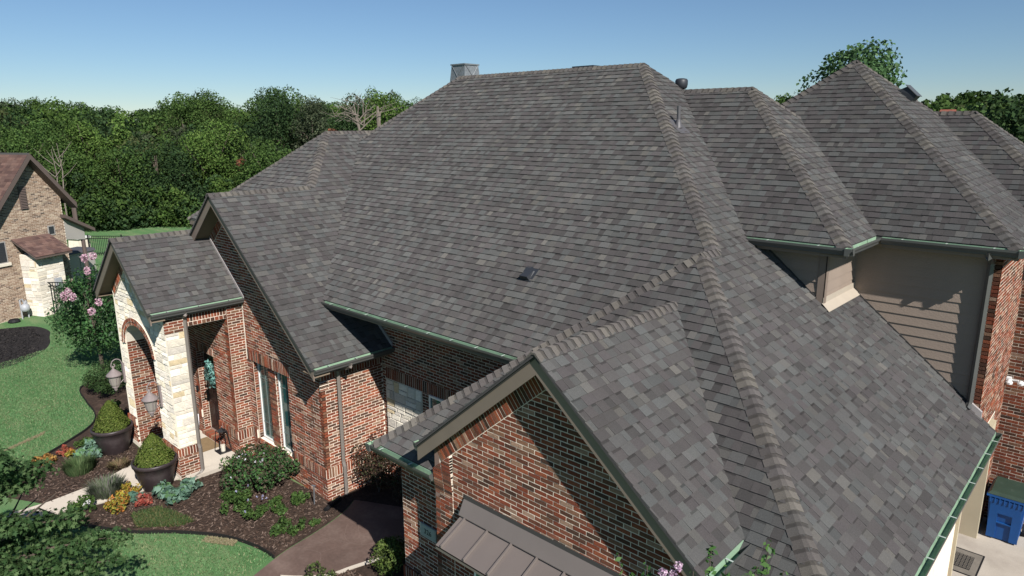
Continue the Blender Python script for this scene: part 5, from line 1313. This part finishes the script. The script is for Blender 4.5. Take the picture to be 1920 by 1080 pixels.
# planters with clipped shrubs
def planter(loc, label, top):
    t = thing('planter', (loc[0], loc[1], 0), label, 'planter', 'potted shrubs by the porch')
    m = MB(); m.lathe([(.30,.0),(.315,.02),(.42,.42),(.465,.60),(.485,.61),(.49,.68),(.47,.70),(.445,.69),(.44,.60)], (loc[0], loc[1], .01), 36, cap=False); m.build('pot', 'pot', t, smooth=True)
    m = MB(); m.lathe([(.001,.62),(.445,.60)], (loc[0], loc[1], .01), 24, cap=False); m.build('soil', 'soil', t)
    n = 7500; zz = nrng.uniform(0, 1, n)**1.15; ang = nrng.uniform(0, 2*np.pi, n)
    rad = .385*np.clip(1-zz**1.2, 0, 1)**.8*(1+.08*np.sin(ang*5+zz*9)+.07*np.sin(ang*9-zz*13))*np.where(nrng.random(n) < .3, nrng.uniform(.4, .8, n), nrng.uniform(.82, 1.08, n))+.012
    C = np.stack([rad*np.cos(ang), rad*np.sin(ang), .05+zz*top], 1); d = np.stack([np.cos(ang), np.sin(ang), .9+zz], 1)
    V, F, c = leaves(C, d, .055, [(.095,.135,.025),(.12,.16,.032),(.07,.105,.022),(.15,.18,.045)], .32, .55)
    o = bpy.data.objects.new('shrub', np_mesh('shrub', V, F, 'leaf', c)); place(o, (loc[0], loc[1], .62), t)
    m = MB(); m.tube([(loc[0], loc[1], .6), (loc[0], loc[1], .6+top*.7)], [.03,.01], 6); m.build('stem', 'bark', t)
planter((-16.08,5.13), 'large dark brown pot with a cone shrub, in front of the right porch pier', .66)
planter((-18.80,5.10), 'large dark brown pot with a cone shrub, in front of the left porch pier', .72)
YEL = [(.30,.24,.035),(.36,.20,.04),(.24,.25,.045),(.40,.30,.06),(.32,.14,.04)]
RED = [(.30,.065,.045),(.36,.10,.07),(.24,.05,.035),(.28,.12,.06)]
LAMB = [(.12,.20,.15),(.16,.25,.19),(.09,.17,.12),(.11,.21,.09)]
dome('coleus_plant', (-19.23,3.67), .30, .30, 420, .085, [(.40,.22,.06),(.36,.17,.05),(.42,.28,.09),(.30,.12,.05)], 'orange-yellow coleus at the left end of the far bed', 'plant', blobs=14, stem=False)
dome('coleus_plant', (-19.45,4.15), .22, .26, 260, .08, RED, 'red coleus between the orange one and the silvery plant in the far bed', 'plant', blobs=10, stem=False)
dome('coleus_plant', (-19.10,4.22), .24, .26, 280, .08, YEL, 'yellow coleus touching the red one in the far bed', 'plant', blobs=10, stem=False)
dome('lamb_ear_plant', (-18.95,4.62), .46, .34, 520, .15, LAMB, 'silvery green broad-leaved plant beside the left pot', 'plant', blobs=20, aspect=.55, stem=False)
spikes('lavender_plant', (-18.22,4.12), .50, .30, 1100, [(.075,.12,.045),(.06,.10,.04),(.10,.14,.06)], 'wispy green spiky plant beside the walk in the far bed', w=.010)
dome('ground_plant', (-19.75,4.72), .34, .2, 260, .07, GREENS['mid'], 'small green plants by the edging behind the silvery plant', 'plant', blobs=12, stem=False)
spikes('lavender_plant', (-17.75,4.85), .35, .14, 260, [(.14,.11,.06),(.18,.12,.07),(.10,.09,.04)], 'dry straw-coloured plant at the foot of the left pot', w=.010, lean=1.3)
dome('lamb_ear_plant', (-15.22,5.22), .52, .36, 620, .16, LAMB, 'large silvery green broad-leaved plant beside the right pot', 'plant', blobs=24, aspect=.55, stem=False)
dome('coleus_plant', (-15.42,4.58), .21, .30, 280, .08, [(.32,.07,.05),(.40,.12,.09),(.26,.05,.04),(.34,.14,.10)], 'coral red coleus in the middle of the near bed', 'plant', blobs=10, stem=False)
dome('coleus_plant', (-16.12,4.50), .31, .34, 460, .075, YEL, 'yellow coleus nearest the right pot in the near bed', 'plant', blobs=14, stem=False)
dome('coleus_plant', (-15.62,4.10), .33, .36, 520, .075, [(.27,.24,.04),(.36,.20,.04),(.20,.22,.05),(.36,.14,.04)], 'yellow and orange coleus at the front of the near bed', 'plant', blobs=14, stem=False)
dome('lamb_ear_plant', (-15.72,4.48), .22, .26, 150, .15, [(.10,.20,.15),(.13,.24,.18),(.09,.17,.12)], 'small teal broad-leaved plant between the yellow and red coleus', 'plant', blobs=8, stem=False)
spikes('lavender_plant', (-16.52,4.18), .46, .34, 1100, [(.11,.14,.085),(.13,.15,.10),(.085,.11,.06),(.15,.14,.13)], 'grey-green lavender leaning over the walk', w=.009, lean=.7)
dome('leafy_plant', (-16.15,3.62), .34, .34, 420, .08, GREENS['mid'], 'leafy green plant with white blooms at the walk edge by the oak', 'plant', blobs=14, stem=False)
flowers(bpy.data.objects['leafy_plant'], [(-15.92,3.66,.30),(-15.98,3.60,.24)], .04, [(.8,.78,.78)], n=24)
tag(grass('thyme_patch', [[(-15.2,4.25),(-14.6,4.15),(-14.0,4.75),(-13.95,5.05),(-14.5,4.95),(-15.1,4.75)]], 9000, [(.06,.11,.03),(.08,.13,.04),(.16,.14,.06),(.05,.09,.03)], (.03,.09), .009), 'low creeping green patch with straw centre in the near bed', 'ground cover', kind='stuff')
BUSH = [(0.0438,0.0899,0.0350),(0.0625,0.1276,0.0450),(0.0875,0.0725,0.0500),(0.1063,0.0798,0.0562),(0.0500,0.1044,0.0375),(0.0750,0.1595,0.0438)]
b_ = dome('abelia_bush', (-14.22,6.72), .92, 1.0, 5200, .075, BUSH, 'big rounded green and purplish bush under the tall windows', 'bush', blobs=46, br=(.16,.28))
flowers(b_, [(-14.22+.8*math.cos(a)*s, 6.72+.8*math.sin(a)*s, .98-.55*s*s) for a, s in [(rng.uniform(-2.4, .6), rng.uniform(.1, .95)) for _ in range(13)]], .018, [(.60,.57,.64),(.62,.6,.62)], 'blossom', 6, .028)
dome('lime_plant', (-15.22,6.55), .36, .42, 700, .07, [(.10,.18,.03),(.13,.22,.04),(.08,.15,.03)], 'lime green plant between the porch slab and the big bush', 'plant', blobs=14, stem=False)
for (x, y, r, h, lab) in ((-13.75,5.85,.42,.34,'leafy green salvia nearest the front edge of the near bed'),(-14.05,6.02,.40,.40,'salvia with blue spikes just in front of the big bush'),(-13.12,6.00,.34,.34,'blue-flowered salvia at the middle of the near bed'),(-12.85,6.45,.20,.24,'small green salvia between the big bush and the low plant'),(-13.25,6.55,.2,.22,'small leafy seedling under the big bush'),(-12.25,6.28,.44,.22,'low bright green plant beside the stained path'),(-13.0,7.0,.26,.22,'spreading green seedling beside the brick corner'),(-11.95,6.72,.13,.12,'tiny green plant at the edge of the stained path')):
    t = dome('salvia_plant', (x, y), r, h, int(1500*r), .07, GREENS['mid']+[(.07,.13,.04)], lab, 'plant', blobs=12, stem=False)
    if 'blue' in lab: flowers(t, [(x+rng.uniform(-r, r)*.8, y+rng.uniform(-r, r)*.8, h*rng.uniform(.9, 1.3)) for _ in range(6)], .018, [(.30,.30,.45),(.38,.38,.52)], 'flower_spike', 10, .03)
dome('barberry_shrub', (-12.02,8.45), .62, 1.55, 2400, .06, [(.055,.030,.022),(.075,.045,.03),(.05,.055,.025),(.04,.028,.022)], 'reddish brown shrub against the sunlit side wall in the courtyard', 'shrub', blobs=30)
dome('barberry_shrub', (-11.15,8.60), .62, 1.25, 2000, .06, [(.05,.035,.022),(.065,.048,.03),(.045,.055,.028)], 'brownish shrub in front of the stone panel in the courtyard', 'shrub', blobs=26)
dome('boxwood_shrub', (-9.45,6.85), .52, .62, 2200, .06, [(.10,.14,.03),(.075,.115,.028),(.13,.17,.05),(.055,.085,.025)], 'yellow-green shrub at the corner of the garage wall', 'shrub', blobs=22)
dome('low_plant', (-10.25,5.75), .40, .28, 700, .06, [(.07,.10,.03),(.09,.12,.04),(.06,.05,.035)], 'low plant at the kerb of the stained path', 'plant', blobs=12, stem=False)
dome('boxwood_shrub', (-23.15,6.35), .82, 1.15, 4200, .06, [(.026,.052,.017),(.036,.068,.022),(.05,.085,.028)], 'dark green clipped boxwood left of the porch', 'shrub', blobs=40, br=(.2,.3))
dome('leafy_perennial', (-20.6,5.75), .35, .75, 800, .09, GREENS['mid'], 'leafy perennial below the left wall lantern', 'plant', blobs=14)
# pink crape myrtle left of the porch
t = make_tree('crape_myrtle', (-25.7,6.95), 3.9, 1.30, 1.9, 8200, .10, [(.032,.085,.026),(.045,.11,.034),(.026,.066,.022),(.06,.13,.04)], 'crape myrtle with pink flower heads left of the porch', 31, .06, mat='gloss', blobs=46, low=.25, br=(.22,.36))
def heads(pxs): return [(*spot(px, D, py), top_height(px, py, D)) for px, py, D in pxs]
flowers(t, heads([(158,484,25.9),(174,480,26.1),(128,548,25.4),(136,557,25.3),(164,508,25.6),(185,566,25.0),(172,584,25.0),(120,556,25.4)]), .11, PINK, n=150, leaf=.05)
# oak in the near left corner
t = thing('oak_tree', (-12.6, 1.2, 0), 'oak crown with pointed lobed leaves in the bottom left corner', 'tree')
m = MB(); limbs(m, 3.6, .09, 1.7, 1.3, 9, 41, (-12.6, 1.2, 0)); m.build('trunk', 'bark', t, smooth=True)
def oak():
    Cs = []; Ds = []; m = MB(); q = random.Random(9)
    tips = [(-11.6,2.2,3.2),(-11.5,2.5,2.3),(-11.3,2.75,1.9),(-11.2,3.0,1.85),(-11.5,1.7,3.55),(-12.0,2.6,2.0),(-11.3,2.1,1.7),(-11.2,2.5,1.5),(-12.0,2.1,2.9),(-11.9,1.6,2.4),(-11.8,1.9,1.5),(-11.0,2.85,1.6)]
    for k in range(70):
        a = q.uniform(0, 6.28); z = q.uniform(.9, 3.5); r = (1.45 if z > 1.7 else 1.1)*math.sqrt(max(.05, 1-((z-2.1)/1.6)**2))*q.uniform(.6, 1.0); tips.append((-12.7+r*math.cos(a), 1.0+r*math.sin(a)*(.85 if math.sin(a) > 0 else 1), z))
    for tp in tips:
        s = np.array([-12.6+q.uniform(-.2,.2), 1.2+q.uniform(-.2,.2), min(3.2, max(1.0, tp[2]-.5))]); e = np.array(tp); mid = (s+e)/2+np.array([0,0,.15])
        m.tube([s, mid, e], [.03,.018,.004], 5)
        n = 400; f = nrng.uniform(.35, 1.02, n)[:, None]
        p = np.where(f < .5, s+(mid-s)*f*2, mid+(e-mid)*(f*2-1)); rad = .30*(1.15-.55*f)
        d = sphere_pts(n); Cs.append(p+d*rad*nrng.uniform(.3, 1, (n, 1))); Ds.append(d+np.array([0, 0, .6]))
    m.build('branches', 'bark', t)
    C = np.concatenate(Cs); D_ = np.concatenate(Ds); N = len(C)
    nn = D_+nrng.normal(0, .7, (N, 3)); nn /= np.linalg.norm(nn, axis=1, keepdims=True); a = np.cross(nn, nrng.normal(0, 1, (N, 3))); a /= np.linalg.norm(a, axis=1, keepdims=True); b = np.cross(nn, a)
    L = .098*nrng.uniform(.7, 1.3, N)[:, None]
    shape = [(-.5,0),(-.2,.10),(-.12,.34),(.02,.12),(.16,.36),(.24,.10),(.5,0),(.24,-.10),(.16,-.36),(.02,-.12),(-.12,-.34),(-.2,-.10)]
    V = np.stack([C+a*L*u+b*L*v for u, v in shape], 1).reshape(-1, 3)
    cols = np.array([(.032,.068,.022),(.044,.086,.028),(.060,.108,.038),(.09,.14,.055),(.036,.074,.026)]); c = cols[nrng.integers(0, 5, N)]*nrng.uniform(.8, 1.2, (N, 1))
    k = np.arange(N)[:, None]*12
    F = np.concatenate([k+np.array([0,1,3,11][:4])]+[k+np.array(q_) for q_ in ([1,2,3,3],)][:0]+[k+np.array([0,1,3,9]), k+np.array([0,9,11,11])][:0]) if False else None
    tri = [(0,1,11),(1,3,9),(1,9,11),(1,2,3),(9,10,11),(3,5,7),(3,7,9),(3,4,5),(7,8,9),(5,6,7)]
    F = (np.arange(N)[:, None, None]*12+np.array(tri)[None]).reshape(-1, 3)
    o = bpy.data.objects.new('crown', np_mesh('crown', V, F, 'leaf', np.repeat(c, 12, 0))); place(o, (0, 0, 0)); o.parent = t; o.location = (12.6, -1.2, 0)
oak()
# crape myrtle whose tops reach into the bottom of the picture
t = thing('crape_myrtle', (-2.1, 4.15, 0), 'crape myrtle shoots with pale pink blooms along the bottom edge by the garage', 'tree')
m = MB()
for i in range(5):
    a = i*1.26; m.tube([(-2.1+.06*math.cos(a), 4.15+.06*math.sin(a), 0), (-2.1+.2*math.cos(a), 4.15+.15*math.sin(a), 2.2), (-2.1+.35*math.cos(a), 4.15+.2*math.sin(a), 3.9)], [.035,.025,.012], 6)
m.build('trunk', 'bark', t)
shoots = heads([(1160,1040,4.7),(1213,1060,4.6),(1335,1022,4.5),(1362,1066,4.3),(1445,1020,4.3),(1420,1062,4.2),(1186,1078,4.6),(1300,1072,4.4),(1470,1070,4.2),(1398,1080,4.3)])
m = MB(); Cs = []; Ds = []
for tp in shoots:
    e = np.array(tp); s = np.array([-2.1+(e[0]+2.1)*.7, 4.15+(e[1]-4.15)*.7, e[2]-1.1]); m.tube([s, (s+e)/2, e], [.008,.006,.003], 5)
    n = 64; f = nrng.uniform(.3, 1.0, n)[:, None]; d = sphere_pts(n); Cs.append(s+(e-s)*f+d*(.055*(1.25-.7*f))*nrng.uniform(.5, 1.2, (n, 1))); Ds.append(d+np.array([0,0,.5]))
m.build('shoots', 'bark', t)
V, F, c = leaves(np.concatenate(Cs), np.concatenate(Ds), .048, [(.05,.12,.028),(.07,.15,.035),(.04,.095,.025),(.09,.17,.05)], .55, .5)
o = bpy.data.objects.new('foliage', np_mesh('foliage', V, F, 'gloss', c)); place(o, (0, 0, 0)); o.parent = t; o.location = (2.1, -4.15, 0)
C, d, k = crown_pts(2500, .8, .7, .9, 26); V, F, c = leaves(C, d, .055, [(.05,.12,.028),(.07,.15,.035),(.04,.095,.025)], .55)
o = bpy.data.objects.new('crown', np_mesh('crown', V, F, 'gloss', c)); place(o, (-2.1, 4.0, 3.55), t)
flowers(t, heads([(1272,1062,4.4),(1243,1074,4.4),(1262,1078,4.4)]), .030, [(.50,.33,.44),(.60,.45,.54),(.42,.26,.38)], n=90, leaf=.018)

# ==================================================================== SMALL THINGS
# wreath on the door
t = thing('wreath', (-17.40,7.20,1.9), 'blue-green leafy wreath hanging on the dark front door', 'wreath'); m = MB()
m.tube([(-17.40+.2*math.cos(a), 7.20, 1.9+.2*math.sin(a)) for a in [2*math.pi*i/20 for i in range(21)]], .03, 6); m.build('wreath_ring', 'bark', t)
n = 420; a = nrng.uniform(0, 2*np.pi, n); r = .21+nrng.normal(0, .05, n); C = np.stack([r*np.cos(a), nrng.uniform(-.10, .02, n), r*1.15*np.sin(a)], 1)
V, F, c = leaves(C, np.stack([np.cos(a)*.5, -np.ones(n), np.sin(a)*.5], 1), .10, [(.10,.24,.21),(.16,.34,.30),(.08,.18,.15),(.24,.40,.36)], .42, .5)
o = bpy.data.objects.new('wreath_leaves', np_mesh('wreath_leaves', V, F, 'wreath', c)); place(o, (-17.40,7.20,1.9), t)
m = MB(); m.prism([(-17.62,6.50,.10),(-16.82,6.50,.10),(-16.82,6.98,.10),(-17.62,6.98,.10)], (0,0,.016)); tag(m.build('doormat', 'mat'), 'brown coir doormat in front of the front door', 'doormat')
# floor lantern
lx, ly = -16.50, 6.90; t = thing('floor_lantern', (lx, ly, .1), 'black metal candle lantern standing on the porch slab', 'lantern')
m = MB(); b, tp, h = .15, .10, .56
for sx, sy in ((-1,-1),(1,-1),(1,1),(-1,1)): m.tube([(lx+sx*b, ly+sy*b, .105), (lx+sx*tp, ly+sy*tp, .1+h)], .011, 4)
for z, r in ((.115, b), (.1+h, tp)):
    for (ax, ay), (bx, by) in (((-1,-1),(1,-1)),((1,-1),(1,1)),((1,1),(-1,1)),((-1,1),(-1,-1))): m.tube([(lx+ax*r, ly+ay*r, z), (lx+bx*r, ly+by*r, z)], .011, 4)
m.build('lantern_frame', 'blackmetal', t)
m = MB(); m.box(lx-b, lx+b, ly-b, ly+b, .101, .112); m.build('lantern_base', 'blackmetal', t)
m = MB(); m.lathe([(.12,.66),(.02,.74),(.015,.75)], (lx, ly, 0), 4); m.build('lantern_roof', 'blackmetal', t)
m = MB(); m.tube([(lx+.07*math.cos(q), ly, .75+.07*math.sin(q)) for q in [math.pi*i/8 for i in range(9)]], .006, 5); m.build('lantern_ring', 'blackmetal', t)
m = MB(); m.lathe([(.055,.112),(.055,.27),(.05,.275),(.003,.272)], (lx, ly, 0), 14); m.build('candle', 'candle', t)
# folded flag leaning by the door
t = thing('cloth_bundle', (-18.02, 6.86, .1), 'white and blue cloth bundle leaning in the porch beside the door', 'cloth')
m = MB(); m.prism([(-18.16,6.92,.1),(-17.92,6.84,.1),(-17.98,6.90,.50),(-18.12,6.96,.62)], (.03,.05,0)); m.build('white_cloth', 'cloth', t)
m = MB(); m.prism([(-18.20,6.88,.1),(-18.10,6.84,.1),(-18.14,6.92,.55),(-18.20,6.94,.58)], (.02,.04,0)); m.build('blue_cloth', 'clothblue', t)
# steel stakes at the brick corner, hose end
t = thing('metal_stake', (-12.66,7.16,0), 'pale metal stake standing in the bed by the brick corner', 'stake'); m = MB(); m.tube([(-12.66,7.16,0),(-12.66,7.18,.46)], .016, 6); m.build('rod', 'steel', t)
m = MB(); m.tube([(-12.70,7.16,.46),(-12.62,7.20,.46)], .014, 6); m.build('crossbar', 'steel', t)
t = thing('drain_pipe', (-12.28,7.32,0), 'short black corrugated pipe lying at the foot of the brick corner', 'pipe'); m = MB(); m.tube([(-12.42,7.66,.05),(-12.30,7.40,.06),(-12.22,7.18,.05)], .045, 8); m.build('hose', 'rubber', t)
for i in range(7):
    m = MB(); f = i/6; c = np.array([-12.42+.20*f, 7.66-.48*f, .055]); m.tube([c, c+np.array([.006,-.015,0])], .052, 8); m.build('rib', 'rubber', t)
# blue recycling bin
def bin_():
    bx, by = -1.22, 15.98; t = thing('recycling_bin', (bx, by, 0), 'blue wheeled bin with a dark green lid by the rear brick wall', 'bin')
    w0, w1, d0, d1, h = .25, .31, .28, .36, 1.0
    m = MB(); m.add([(bx-w0,by-d0,.04),(bx+w0,by-d0,.04),(bx+w0,by+d0,.04),(bx-w0,by+d0,.04),(bx-w1,by-d1,h),(bx+w1,by-d1,h),(bx+w1,by+d1,h),(bx-w1,by+d1,h)], [(0,3,2,1),(4,5,6,7),(0,1,5,4),(1,2,6,5),(2,3,7,6),(3,0,4,7)])
    m.build('bin_body', 'bin', t)
    m = MB(); m.box(bx-w1-.03,bx+w1+.03,by-d1-.03,by+d1+.03,h-.05,h+.0); m.build('bin_rim', 'bin', t)
    # raised front panels leaving a tall recess
    F = lambda x, z: (x, by-d0-(d1-d0)*(z-.04)/(h-.04)-.002, z)
    for x0, x1, z0, z1 in ((-.26,-.12,.05,.92),(.12,.26,.05,.92),(-.12,.12,.62,.92),(-.12,.12,.40,.425)):
        k = lambda z: 1+.0*z
        m = MB(); m.prism([F(bx+x0,z0), F(bx+x1,z0), F(bx+x1,z1), F(bx+x0,z1)], (0,-.028,0)); m.build('front_panel', 'bin', t)
    for i in range(8):
        x = bx-.27+i*.077; m = MB(); m.prism([(x-.008,by-d1-.03,h-.16),(x+.008,by-d1-.03,h-.16),(x+.008,by-d1-.03,h-.05),(x-.008,by-d1-.03,h-.05)], (0,.06,0)); m.build('rim_rib', 'bin', t)
    m = MB(); V = [(bx-w1-.02,by-d1-.035,h+.005),(bx+w1+.02,by-d1-.035,h+.005),(bx+w1+.02,by+d1+.02,h+.005),(bx-w1-.02,by+d1+.02,h+.005),(bx-w1+.03,by-d1+.03,h+.055),(bx+w1-.03,by-d1+.03,h+.055),(bx+w1-.03,by+d1-.02,h+.095),(bx-w1+.03,by+d1-.02,h+.095)]
    m.add(V, [(0,3,2,1),(4,5,6,7),(0,1,5,4),(1,2,6,5),(2,3,7,6),(3,0,4,7)]); m.build('lid', 'binlid', t)
    m = MB(); m.tube([(bx-.27,by+d1+.05,h+.03),(bx+.27,by+d1+.05,h+.03)], .018, 6)
    for x in (-.25,-.08,.08,.25): m.box(bx+x-.02,bx+x+.02,by+d1,by+d1+.06,h-.05,h+.045)
    m.build('handle', 'bin', t)
    for s in (-1, 1):
        m = MB(); m.tube([(bx+s*.27,by+d0-.02,.12),(bx+s*.33,by+d0-.02,.12)], .12, 14); m.build('wheel', 'rubber', t)
bin_()
# patterned rubber mat
t = thing('rubber_mat', (-1.62,14.42,.014), 'taupe mat with a black lattice centre on the concrete by the side door', 'mat')
m = MB(); m.box(-1.90,-1.38,14.0,14.84,.014,.022); m.build('mat_border', 'matgrey', t)
m = MB(); m.box(-1.79,-1.49,14.16,14.68,.0225,.026); m.build('mat_centre', 'rubber', t)
for i in range(5):
    for j in range(8):
        m = MB(); m.lathe([(.022,.026),(.026,.031),(.016,.031),(.014,.027)], (-1.76+i*.06, 14.20+j*.063, 0), 8, cap=False); m.build('mat_ring', 'matgrey', t)
for (x0, x1, y0, y1) in ((-1.93,-1.905,13.97,14.87),(-1.375,-1.35,13.97,14.87),(-1.905,-1.375,13.97,13.995),(-1.905,-1.375,14.845,14.87)):
    m = MB(); m.box(x0,x1,y0,y1,.014,.024); m.build('mat_edge', 'rubber', t)
# pale kerb along the stained path
m = MB(); pth = smooth_poly([(-10.87,5.36),(-10.55,5.62),(-10.24,5.98),(-10.12,6.41),(-9.99,6.83),(-9.8,7.35)], 4, False)
for a, b in zip(pth[:-1], pth[1:]):
    m.prism([(a[0]-.04,a[1],0),(b[0]-.04,b[1],0),(b[0]+.04,b[1],0),(a[0]+.04,a[1],0)], (0,0,.035))
tag(m.build('path_kerb', 'concrete'), kind='structure')
# saw-cut veins in the stained path
m = MB()
for pts in ([(-11.35,6.1),(-11.0,6.25),(-10.75,6.1),(-10.55,5.95)], [(-11.6,6.6),(-11.2,6.7),(-10.8,6.85),(-10.5,7.1),(-10.45,7.35)], [(-11.45,7.2),(-11.1,6.9),(-10.8,6.85)], [(-11.0,6.25),(-10.9,6.6),(-10.8,6.85)], [(-11.7,7.3),(-11.3,7.35),(-10.9,7.15),(-10.45,7.35)], [(-11.55,5.95),(-11.3,6.4),(-11.2,6.7)]):
    sp_ = smooth_poly(pts, 6, False)
    for a, b in zip(sp_[:-1], sp_[1:]):
        d = np.array(b)-np.array(a); nn = np.array([-d[1], d[0]])/(np.linalg.norm(d)+1e-9)*.003
        m.add([(a[0]-nn[0],a[1]-nn[1],.0145),(b[0]-nn[0],b[1]-nn[1],.0145),(b[0]+nn[0],b[1]+nn[1],.0145),(a[0]+nn[0],a[1]+nn[1],.0145)], [(0,1,2,3)])
tag(m.build('path_vein', 'vein', None, origin=(-11,6.5,0)), kind='structure')
